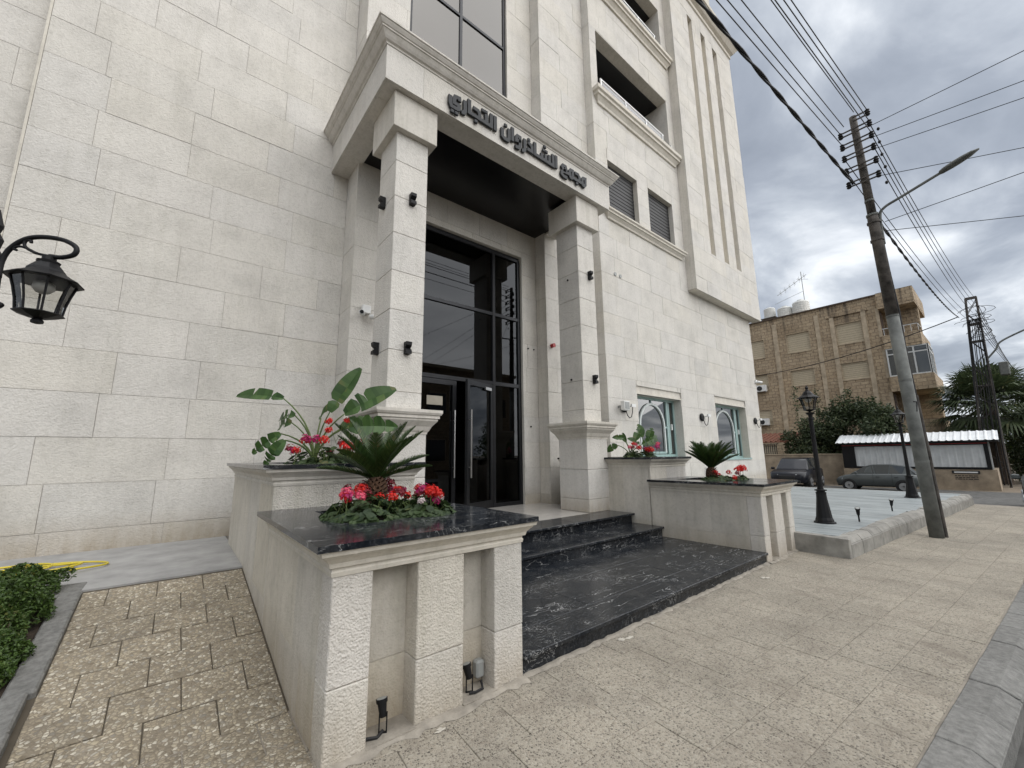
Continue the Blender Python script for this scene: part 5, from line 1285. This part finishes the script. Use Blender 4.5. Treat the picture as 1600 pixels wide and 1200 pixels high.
for i, z in enumerate((.15, .06, -.03)): 
    y = 1.35
    rr = random.Random(i)
    while y < 2.2:
        w_ = rr.uniform(.06, .18); MB().box(X0-.006, X0-.001, y, min(2.22, y+w_), z-.022, z+.022).build('lettering', DPLAST, o); y += w_+.03
# boundary wall behind the dark car
BW = thing('boundary_wall', 'tan boundary wall behind the dark parked car', 'wall', (35.2, 11, -.62))
MB().box(35.0, 35.25, 7.16, 24, -.66, 1.35).build('masonry', PLASTER, BW); MB().box(34.96, 35.29, 7.16, 24, 1.35, 1.42).build('coping', BSMOOTH, BW)
fe = MB()
for i in range(40): fe.box(35.08, 35.12, 11.2+.14*i, 11.24+.14*i, 1.42, 2.2)
fe.box(35.07, 35.13, 11.1, 17, 2.15, 2.2); fe.build('iron_railing', DPLAST, BW)
AW = MB().hexa([(35.6, 10.6, 2.28), (39, 10.6, 3.0), (39, 16, 3.0), (35.6, 16, 2.28)], [(35.6, 10.6, 2.36), (39, 10.6, 3.1), (39, 16, 3.1), (35.6, 16, 2.36)]).build('tiled_awning', TERRA); tag(AW, 'small red tiled awning above the boundary wall', 'awning')
for i in range(16): MB().tube([(35.58, 10.7+.34*i, 2.37), (38.9, 10.7+.34*i, 3.1)], .07, 6).build('roof_tile', TERRA, AW)
MB().box(36.2, 36.4, 10.8, 11.0, -.62, 2.5).box(36.2, 36.4, 15.6, 15.8, -.62, 2.5).build('post', PLASTER, AW)

# tan apartment building
AX = 42.0
AB = thing('apartment_building', 'tan rough stone apartment building with cream shutters and corner balconies', 'building', (AX+6, 10, -.62))
ZT = 13.75
wins = []
for (c, d) in ((10.3, 12.0), (7.3, 8.68), (4.05, 5.4), (.9, 2.2)):
    for (a, b) in ((6.3, 7.97), (9.87, 11.6), (13.45, 15.2), (17.2, 19)): wins.append((a, b, c, d))
ys = sorted({5.15, 24, *[w_[0] for w_ in wins], *[w_[1] for w_ in wins]}); zs = sorted({-.7, ZT, *[w_[2] for w_ in wins], *[w_[3] for w_ in wins]})
m = MB()
for a, b in zip(ys[:-1], ys[1:]):
    for c, d in zip(zs[:-1], zs[1:]):
        if any(w_[0] < (a+b)/2 < w_[1] and w_[2] < (c+d)/2 < w_[3] for w_ in wins): continue
        m.quad((AX, a, c), (AX, b, c), (AX, b, d), (AX, a, d))
m.quad((AX, 5.15, -.7), (AX+14, 5.15, -.7), (AX+14, 5.15, ZT), (AX, 5.15, ZT)); m.quad((AX+14, 5.15, -.7), (AX+14, 24, -.7), (AX+14, 24, ZT), (AX+14, 5.15, ZT)); m.quad((AX, 24, -.7), (AX+14, 24, -.7), (AX+14, 24, ZT), (AX, 24, ZT)); m.quad((AX, 5.15, ZT-.3), (AX+14, 5.15, ZT-.3), (AX+14, 24, ZT-.3), (AX, 24, ZT-.3))
m.build('wall', BSTONE, AB, fix=False)
for (a, b, c, d) in wins:
    w_ = MB().box(AX-.02, AX+.16, a-.03, a, c, d).box(AX-.02, AX+.16, b, b+.03, c, d).box(AX-.02, AX+.16, a-.03, b+.03, d, d+.03).box(AX-.05, AX+.16, a-.06, b+.06, c-.07, c).build('window', BSMOOTH, AB)
    n = 9; hh = (d-c)/n
    for i in range(n): MB().box(AX+.105, AX+.125, a, b, c+hh*i+.008, c+hh*(i+1)-.008).build('shutter_slat', BSHUT, w_)
    MB().box(AX+.126, AX+.15, a, b, c, d).build('shutter_back', BROWN, w_)
def pil(y0, y1, z0, z1, o_=.10): MB().box(AX-o_, AX+.02, y0, y1, z0, z1).build('pilaster', BSMOOTH, AB)
pil(5.95, 6.25, 3.0, 12.7); pil(8.02, 8.32, 3.0, 12.7); pil(9.05, 9.35, -.6, 13.2, .08); pil(12.25, 12.6, -.6, 13.2, .08); pil(16.1, 16.4, -.6, 13.2, .08)
MB().hexa([(AX-.12, 5.75, 12.7), (AX-.12, 8.52, 12.7), (AX-.12, 7.14, 13.35)], [(AX, 5.75, 12.7), (AX, 8.52, 12.7), (AX, 7.14, 13.35)]).build('pediment', BSTONE, AB)
MB().box(AX-.14, AX-.02, 5.15, 24, ZT-.03, ZT+.07).build('parapet_coping', BROWN, AB)
# corner balconies, facing the viewer and round the corner
def corner(z0, z1, y0, glazed, top):
    # projecting slab with solid parapet (z0..z1 parapet band), open storey above
    b = MB(); b.box(AX-.35, AX+5.6, y0, y0+.25, z0, z1); b.box(AX-.35, AX-.1, y0+.25, 5.15, z0, z1); b.box(AX-.34, AX+5.6, y0+.01, 5.15, z0-.18, z0)
    return b.build('balcony', BSTONE, AB)
corner(ZT-1.05, ZT+.05, 3.05, False, True); corner(9.45, 10.35, 3.05, False, False); corner(6.15, 7.1, 2.75, True, False); corner(2.9, 3.8, 2.75, False, False); corner(-.3, .5, 2.75, False, False)
MB().box(AX+1.6, AX+14, 4.4, 5.15, -.6, ZT).build('wing_wall', BSTONE, AB)
for z in (10.45, 7.15, 3.85): MB().box(AX+.1, AX+.9, 5.10, 5.14, z-.2, z+2.0).build('balcony_door', BROWN, AB)
for yy_, z0, z1 in ((5.25, 10.35, 12.7), (5.25, 7.1, 9.3), (5.25, 3.8, 6)): MB().box(AX-.03, AX+.0, 5.16, 5.35, z0, z1).build('pilaster', BSMOOTH, AB)
# columns and railings
rl = MB(); rl.box(AX-.32, AX-.27, 3.1, 5.1, 10.85, 10.9); rl.box(AX-.32, AX+2, 3.1, 3.15, 10.85, 10.9)
for i in range(6): rl.box(AX-.31, AX-.28, 3.1+.38*i, 3.13+.38*i, 10.35, 10.85)
rl.build('railing', WWIN, AB)
MB().box(AX+1.5, AX+2.1, 3.1, 4.4, 10.35, 12.6).build('pier', BSTONE, AB)
# glazed balcony
gf = MB()
for y in (2.80, 3.55, 4.30, 5.02): gf.box(AX-.30, AX-.22, y, y+.09, 7.1, 9.27)
for z in (7.1, 8.75, 9.18): gf.box(AX-.296, AX-.224, 2.8, 5.11, z, z+.09)
for x in (-.30, .3, .9, 1.5, 2.1): gf.box(AX+x, AX+x+.08, 2.78, 2.85, 7.1, 9.27)
for z in (7.1, 8.75, 9.18): gf.box(AX-.3, AX+2.2, 2.783, 2.848, z, z+.09)
GFo = gf.build('glazed_balcony', WWIN, AB)
for y0, y1 in ((2.89, 3.55), (3.64, 4.30), (4.39, 5.02)):
    for z0, z1 in ((7.19, 8.75), (8.84, 9.18)): MB().box(AX-.265, AX-.255, y0, y1, z0, z1).build('pane', CARGLASS, GFo)
for x in (-.22, .38, .98, 1.58): 
    for z0, z1 in ((7.19, 8.75), (8.84, 9.18)): MB().box(AX+x, AX+x+.52, 2.81, 2.82, z0, z1).build('pane', CARGLASS, GFo)
MB().box(AX+2.3, AX+4.2, 3.4, 4.38, 7.1, 9.3).build('recess', BROWN, AB)
MB().box(AX+4.4, AX+6.0, 3.0, 4.4, 2.9, 9.6).build('stair_tower', BSTONE, AB); MB().box(AX+6.5, AX+8, 3.2, 4.4, -.6, 8.6).build('stair_tower', BSTONE, AB)
def ac(label, y, z):
    t = thing('air_conditioner', label, 'air conditioner', (AX-.2, y, z), 'air conditioners on the tan building')
    MB().box(AX-.38, AX-.06, y-.42, y+.42, z, z+.6).build('casing', WHITEP, t, bevel=.03)
    MB().lathe([(.22, 0), (.22, .015)], (0, 0, 0), 18).xform(Matrix.Translation((AX-.385, y+.12, z+.3)) @ Matrix.Rotation(RAD(-90), 4, 'Y')).build('fan_grille', DPLAST, t)
    MB().box(AX-.35, AX, y-.35, y-.3, z-.06, z).box(AX-.35, AX, y+.3, y+.35, z-.06, z).build('bracket', GREYP, t)
ac('upper air conditioner on the tan building beside the limestone corner', 14.0, 7.1); ac('lower air conditioner on the tan building beside the limestone corner', 14.1, 4.0)
def tank(label, x, y, z, r, h, stand):
    t = thing('water_tank', label, 'water tank', (x, y, z), 'water tanks on the tan building')
    z0 = z+(.75 if stand else .05)
    prof = [(r*.98, 0)]
    for i in range(8): prof += [(r, h*(i+.15)/8), (r, h*(i+.75)/8), (r*.965, h*(i+.9)/8)]
    prof += [(r*.9, h*1.03), (r*.4, h*1.1), (r*.38, h*1.16), (.02, h*1.17)]
    MB().lathe(prof, (x, y, z0), 20).build('tank_body', TANK, t, smooth=False)
    if stand:
        s_ = MB()
        for dx in (-.5, .5):
            for dy in (-.5, .5): s_.box(x+dx-.03, x+dx+.03, y+dy-.03, y+dy+.03, z, z0)
        s_.box(x-.6, x+.6, y-.62, y+.62, z0-.08, z0); s_.build('stand', RUST, t)
tank('small water tank on a metal stand on the tan roof', 43.2, 13.0, ZT-.3, .48, .95, True)
tank('ribbed white water tank in the middle of the roof group', 43.2, 11.75, ZT-.3, .6, 1.35, False)
tank('largest ribbed white water tank beside the antenna', 43.2, 10.45, ZT-.3, .66, 1.55, False)
AN = thing('roof_antenna', 'thin television antenna on the tan building roof', 'antenna', (43.6, 10.2, ZT-.3))
MB().tube([(43.6, 10.2, ZT-.3), (43.6, 10.2, 18.1)], .03, 6).build('mast', GREYP, AN)
an = MB(); an.tube([(43.6, 9.8, 17.7), (43.6, 12.3, 16.4)], .02, 4)
for i in range(6): y = 10.0+.4*i; z = 17.6-.21*i; an.tube([(43.2, y, z), (44.0, y, z)], .014, 4); an.tube([(43.6, y, z-.3), (43.6, y, z+.3)], .012, 4)
an.tube([(43.6, 10.2, 16.2), (43.6, 12.6, 15.6)], .016, 4); an.tube([(43.6, 9.7, 17.2), (43.6, 10.6, 17.5)], .016, 4); an.build('aerial', GREYP, AN)

# ------------------------------------------------------------------ vegetation behind
def leaf_quads(m, p, rr, L, wd, up=.3):
    nrm = Vector((rr.gauss(0, 1), rr.gauss(0, 1), rr.gauss(0, 1)+up)).normalized(); u_ = nrm.orthogonal().normalized()
    a = rr.uniform(0, 6.28); u_ = (u_*math.cos(a)+nrm.cross(u_)*math.sin(a)); v_ = nrm.cross(u_)
    m.quad(p-u_*L, p-u_*L*.1+v_*wd, p+u_*L, p-u_*L*.1-v_*wd)
def tree(label, base, clumps, n, L, seed, mat=L_TREE, shoots=()):
    rr = random.Random(seed); t = thing('tree', label, 'tree', base)
    b = Vector(base); tr = MB(); tr.tube([b, b+Vector((.05, .1, 1.0)), b+Vector((0, .05, 2.0))], [.16, .12, .09], 8)
    m = MB(); cols = MB()
    tot = sum(c[3]**2 for c in clumps)
    for (x, y, z, r) in clumps:
        c = Vector((x, y, z)); tr.tube([b+Vector((0, 0, 1.2)), (b+Vector((0, 0, 1.6))).lerp(c, .6)+Vector((0, 0, -.1)), c], [.07, .04, .012], 6)
        for i in range(int(n*r*r/tot)):
            d = Vector((rr.gauss(0, 1), rr.gauss(0, 1), rr.gauss(0, 1))).normalized()
            q = r*(rr.random()**.42)*(1+.25*math.sin(d.x*5+x)*math.sin(d.z*6+y))
            leaf_quads(m, c+Vector((d.x*q, d.y*q, d.z*q*.8)), rr, L*rr.uniform(.6, 1.2), L*.42)
    for (x, y, z0, z1) in shoots:
        tr.tube([(x, y, z0), (x+.05, y+.1, z1)], [.02, .006], 5)
        for i in range(110):
            f = rr.random(); p = Vector((x+.05*f, y+.1*f, z0+(z1-z0)*f))+Vector((rr.gauss(0, .12), rr.gauss(0, .14), rr.gauss(0, .05))); leaf_quads(m, p, rr, L*.9, L*.4)
    tr.build('trunk', BARK, t); m.build('crown', L_TREE if mat is None else mat, t, fix=False, kind='stuff')
    return t
rr = random.Random(21); cl = []
for i in range(20): cl.append((36.6+rr.uniform(-.9, .9), rr.uniform(5.0, 10.3), rr.uniform(1.4, 3.9), rr.uniform(.65, 1.05)))
cl += [(36.4, 7.0, 4.5, .9), (36.5, 6.2, 4.4, .85), (36.6, 8.0, 4.1, .9), (36.4, 5.3, 4.0, .8), (36.3, 9.3, 2.6, .9), (36.2, 10.2, 1.7, .9), (36.2, 10.6, 2.6, .7), (36, 8.6, 1.2, .9), (36, 7.6, 1.0, .8), (36.2, 4.7, 3.0, .6)]
tree('dark bushy citrus tree in front of the tan building', (36.7, 7.9, -.62), cl, 20000, .12, 5, shoots=[(36.4, 7.1, 4.2, 5.6), (36.4, 6.2, 4.2, 5.3), (36.4, 5.4, 3.9, 5.2), (36.4, 8.6, 4.0, 6.1), (36.3, 9.9, 3.0, 6.5), (36.5, 7.7, 4.1, 5.3), (36.3, 4.8, 3.4, 4.4), (36.4, 6.7, 4.4, 5.9)])
# fan palm
def fan_palm(label, base, hz, nleaf, R_, seed):
    rr = random.Random(seed); t = thing('fan_palm', label, 'palm', base)
    b = Vector(base); MB().tube([b, b+Vector((0, 0, hz*.5)), b+Vector((0, 0, hz))], [.40, .34, .30], 12).build('trunk', BARK, t)
    top = b+Vector((0, 0, hz))
    for k in range(nleaf):
        a = k*2.399; el = RAD(80-125*(k+.5)/nleaf+rr.uniform(-8, 8)); d = Vector((math.cos(a)*math.cos(el), math.sin(a)*math.cos(el), math.sin(el)))
        pl = R_*rr.uniform(.45, .6); hub = top+d*pl+Vector((0, 0, -.12*pl)); m = MB(); m.tube([top, top+d*pl*.5, hub], [.035, .03, .02], 5)
        s_ = d.cross(Vector((0, 0, 1))).normalized() if abs(d.z) < .98 else Vector((1, 0, 0)); n2 = s_.cross(d)
        nb = 26
        for i in range(nb):
            th = RAD(-105+210*i/(nb-1)); e = (d*math.cos(th)+s_*math.sin(th)+n2*.12*math.cos(th)).normalized(); L = R_*.52*(.72+.28*math.cos(th))*rr.uniform(.9, 1.08)
            w_ = (s_*math.cos(th)-d*math.sin(th))*.055
            mid = hub+e*L*.62; tip = hub+e*L+Vector((0, 0, -L*rr.uniform(.15, .38)))
            m.quad(hub, mid+w_, tip, mid-w_)
        m.build('fan_leaf', L_PALM, t, fix=False)
    return t
fan_palm('large fan palm behind the lattice pole', (41.2, .55, -.62), 5.2, 80, 3.2, 3)
def bush(label, c, r, n, seed, mat=L_HED, L=.1, name='bush'):
    rr = random.Random(seed); t = thing(name, label, 'bush', (c[0], c[1], gz(c[0])))
    m = MB(); tr = MB()
    for i in range(7): tr.tube([(c[0]+rr.uniform(-.2, .2), c[1]+rr.uniform(-.2, .2), gz(c[0])), (c[0]+rr.uniform(-.6, .6)*r[0], c[1]+rr.uniform(-.6, .6)*r[1], c[2])], [.05, .015], 5)
    for i in range(n):
        d = Vector((rr.gauss(0, 1), rr.gauss(0, 1), rr.gauss(0, 1))).normalized(); q = (rr.random()**.4)*(1+.22*math.sin(d.x*6+seed)*math.sin(d.y*7+d.z*5))
        p = Vector((c[0]+d.x*q*r[0], c[1]+d.y*q*r[1], max(gz(c[0])+.05, c[2]+d.z*q*r[2]))); leaf_quads(m, p, rr, L*rr.uniform(.6, 1.2), L*.45)
    tr.build('stems', BARK, t, kind='stuff'); m.build('foliage', mat, t, fix=False, kind='stuff')
bush('green bush behind the lattice pole above the low stone wall', (46, -1.6, .9), (1.5, 2.2, 1.6), 5000, 2, L_HED, .11)
bush('dark shrub under the fan palm beside the shed', (43, -.9, 1.2), (1.2, 1.6, 1.9), 4000, 3, L_TREE, .12)
bush('dull green tree crown far behind the fan palm', (62, -3.2, 3.2), (4, 5, 3.6), 7000, 6, L_TREE, .24)
RW = thing('low_stone_wall', 'low pale stone wall at the far end of the street', 'wall', (42, -1.5, -.62))
for i in range(9):
    for j in range(3):
        a = -.15-.55*i-(.25 if j % 2 else 0); MB().box(43.0+random.uniform(-.02, .02), 43.25, a-.53, a, -.62+.36*j, -.62+.36*j+.345).build('stone', BSMOOTH, RW, bevel=.02)
# building across the street (seen in the door glass)
OB = thing('opposite_house', 'tan house across the street mirrored in the entrance glass', 'building', (16, -18, -.2))
MB().box(10.5, 24, -22, -14.5, -.2, 8.6).build('wall', BSTONE, OB); MB().box(10.3, 24.2, -22.2, -14.3, 8.6, 8.85).build('parapet', BSMOOTH, OB)
MB().box(-4, 8.8, -24, -15.2, -.2, 5.2).build('wall', PLASTER, OB); MB().box(-4.2, 9, -24.2, -15, 5.2, 5.4).build('parapet', BSMOOTH, OB)
for z in (1.2, 4.9):
    for x in (12, 15.2, 18.4, 21.4): 
        w_ = MB().box(x-.1, x+1.7, -14.53, -14.44, z-.1, z+1.7).build('window', BSMOOTH, OB); MB().box(x, x+1.6, -14.435, -14.42, z, z+1.6).build('pane', CARGLASS, w_)
for x in (-2, 1.5, 5): 
    w_ = MB().box(x-.1, x+1.7, -15.23, -15.14, 1.3, 3.1).build('window', BSMOOTH, OB); MB().box(x, x+1.6, -15.135, -15.12, 1.4, 3.0).build('pane', CARGLASS, w_)

# ================================================================== CARS
def car(label, loc, rotz, kind, paint, scale=1.0):
    t = thing('parked_car', label, 'car', loc, None, world=False, rotz=rotz)
    if kind == 'suv':
        L, Wd, zb = 2.25, .93, .26
        low = [(-2.25, .62, .50, .80), (-2.15, .86, .34, 1.02), (-1.6, .93, .30, 1.08), (0, .94, .28, 1.06), (.95, .94, .28, 1.06), (1.5, .92, .28, 1.00), (2.0, .87, .30, .93), (2.2, .78, .34, .84), (2.27, .62, .42, .70)]
        top = [(-2.12, .78, 1.04, .66), (-1.75, .84, 1.58, .64), (-1.0, .86, 1.68, .66), (.1, .86, 1.67, .66), (.45, .85, 1.60, .65), (1.18, .84, 1.06, .74)]
        wr, wx = .36, (1.38, -1.36)
    else:
        L, Wd, zb = 1.85, .83, .22
        low = [(-1.80, .60, .45, .80), (-1.72, .78, .32, .92), (-1.3, .83, .26, .98), (0, .84, .24, .95), (.8, .84, .24, .93), (1.3, .82, .25, .86), (1.65, .75, .27, .74), (1.80, .60, .34, .60)]
        top = [(-1.74, .72, .90, .56), (-1.35, .77, 1.36, .55), (-.7, .78, 1.47, .57), (.05, .78, 1.46, .57), (.35, .77, 1.38, .56), (1.1, .76, .92, .66)]
        wr, wx = .30, (1.17, -1.17)
    m = MB(); K = 10
    for x, hw, z0, z1 in low:
        zm = z0+(z1-z0)*.55
        ring = [(-hw*.86, z0), (-hw*.98, z0+.10), (-hw, zm), (-hw*.985, z1-.06), (-hw*.88, z1), (hw*.88, z1), (hw*.985, z1-.06), (hw, zm), (hw*.98, z0+.10), (hw*.86, z0)]
        m.v += [(x, y, z) for y, z in ring]
    for j in range(len(low)-1):
        for k in range(K): m.f.append((j*K+k, j*K+(k+1) % K, (j+1)*K+(k+1) % K, (j+1)*K+k))
    m.f.append(tuple(range(K))); m.f.append(tuple(range((len(low)-1)*K, len(low)*K)))
    body = m.build('body', paint, t, smooth=True)
    # cabin: roof outline (x, half width low, z, half width high)
    bx0, bx1 = top[0][0], top[-1][0]; zbelt = .98 if kind == 'suv' else .90
    c = MB(); N = len(top)
    lowx = [bx0+(bx1-bx0)*i/(N-1) for i in range(N)]
    for i in range(N): c.v += [(lowx[i], -top[i][1]*.97, zbelt), (top[i][0], -top[i][3], top[i][2]), (top[i][0], top[i][3], top[i][2]), (lowx[i], top[i][1]*.97, zbelt)]
    for i in range(N-1):
        for k in range(3): c.f.append((i*4+k, i*4+k+1, (i+1)*4+k+1, (i+1)*4+k))
    c.f.append((0, 1, 2, 3)); c.f.append(tuple((N-1)*4+k for k in range(4)))
    c.build('cabin', paint, t)
    def lerp(a, b, f): return Vector(a).lerp(Vector(b), f)
    def winq(name, P, ins, off):
        cc = sum((Vector(p) for p in P), Vector())/len(P); nrm = (Vector(P[1])-Vector(P[0])).cross(Vector(P[2])-Vector(P[0])).normalized()
        if nrm.dot(cc-Vector((0, 0, .9))) < 0: nrm = -nrm
        Q = [Vector(p).lerp(cc, ins)+nrm*off for p in P]; q2 = [p-nrm*.02 for p in Q]
        MB().hexa([tuple(p) for p in q2], [tuple(p) for p in Q]).build(name, CARGLASS, t)
    V = c.v
    winq('windscreen', [V[(N-1)*4], V[(N-2)*4+1], V[(N-2)*4+2], V[(N-1)*4+3]], .07, .006)
    winq('rear_window', [V[0], V[5], V[6], V[3]], .10, .006)
    for s_ in (0, 3):
        o_ = 1 if s_ == 0 else -1
        for (i, j, ins) in ((1, 2, .10), (2, 3, .08), (3, 5, .10)):
            lo0, lo1 = V[i*4+s_], V[j*4+s_]; hi0, hi1 = V[i*4+s_+o_], V[min(j, N-2)*4+s_+o_]
            winq('side_window', [lo0, lo1, hi1, hi0], ins, .006)
    for x in wx:
        for s_ in (-1, 1):
            y = s_*(Wd-.085)
            tm = MB().lathe([(wr*.62, -.10), (wr*.94, -.105), (wr, -.07), (wr, .07), (wr*.94, .105), (wr*.62, .10)], (0, 0, 0), 24).xform(Matrix.Translation((x, y, wr)) @ Matrix.Rotation(RAD(90), 4, 'X'))
            T_ = tm.build('wheel', TYRE, t)
            rm = MB().lathe([(wr*.60, -.102), (wr*.66, -.108), (wr*.66, .108), (wr*.60, .102)], (0, 0, 0), 20)
            for k in range(5): 
                i0 = len(rm.v); rm.box(-.035*wr/.3, .035*wr/.3, 0, wr*.62, -.122, -.103); rm.box(-.035*wr/.3, .035*wr/.3, 0, wr*.62, .103, .122); rm.xform(Matrix.Rotation(2*math.pi*k/5, 4, 'Z'), i0)
            rm.xform(Matrix.Translation((x, y+s_*.02, wr)) @ Matrix.Rotation(RAD(90), 4, 'X')); rm.build('rim', RIM, T_); MB().tube([(x, y+s_*.126, wr), (x, y+s_*.128, wr)], wr*.5, 16).build('rim_shadow', DPLAST, T_) if False else None
            MB().tube([(x, s_*(Wd-.3), wr+.01), (x, s_*(Wd+.006), wr+.01)], wr*1.14, 20).build('wheel_arch', DPLAST, t)
    xf = low[-2][0]; hwf = low[-2][1]; zf = low[-2][3]
    for s_ in (-1, 1):
        y0, y1 = s_*hwf*.55, s_*hwf*1.02
        MB().hexa([(xf-.22, y1*1.03, zf-.02), (xf+.05, y0, zf-.05), (xf+.06, y0, zf-.16), (xf-.15, y1*1.06, zf-.14)], [(xf-.24, y1*.99, zf-.01), (xf-.05, y0*.99, zf-.03), (xf-.05, y0*.99, zf-.16), (xf-.2, y1, zf-.14)]).build('headlight', HEADL, t, bevel=.01)
        MB().box(-L+.02, -L+.16, s_*hwf*.75-.10, s_*hwf*.75+.10, zf-.04, zf+.16).build('tail_light', TAILL, t)
        mx_ = .72 if kind == 'suv' else .72
        MB().box(mx_, mx_+.13, s_*(Wd+.02)-.0, s_*(Wd+.2), zbelt+.02, zbelt+.17).build('wing_mirror', paint, t, bevel=.03)
    MB().box(xf-.04, xf+.085, -hwf*.5, hwf*.5, zf-.30, zf-.12).build('grille', DPLAST, t, bevel=.02)
    MB().box(xf-.1, xf+.10, -hwf*.8, hwf*.8, zf-.50, zf-.36).build('lower_bumper', DPLAST, t, bevel=.02)
    MB().box(xf+.06, xf+.105, -.25, .25, zf-.44, zf-.33).build('number_plate', WHITEP, t)
    for s_ in (-1, 1):
        MB().box(.05, .06, s_*(Wd+.012)-.002, s_*(Wd+.012)+.002, .4, .95).box(-.75, -.74, s_*(Wd+.012)-.002, s_*(Wd+.012)+.002, .4, .95).build('door_gap', DPLAST, t)
        for x in (-.05, -.85): MB().box(x-.16, x, s_*(Wd+.01)-.015, s_*(Wd+.01)+.015, zbelt-.12, zbelt-.09).build('door_handle', paint, t)
    t.scale = (scale,)*3
    return t
car('dark blue car facing the camera between the building corner and the lamp post', (31.3, 9.0, -.62), RAD(183), 'suv', PAINT_B, 1.08)
car('grey hatchback parked in front of the white-roofed shed', (31.0, 5.05, -.62), RAD(90), 'hatch', PAINT_G, .98)
car('grey car cut off at the right edge beyond the pavement', (20.9, -.90, gz(20.9)), RAD(180), 'hatch', PAINT_G, 1.0)
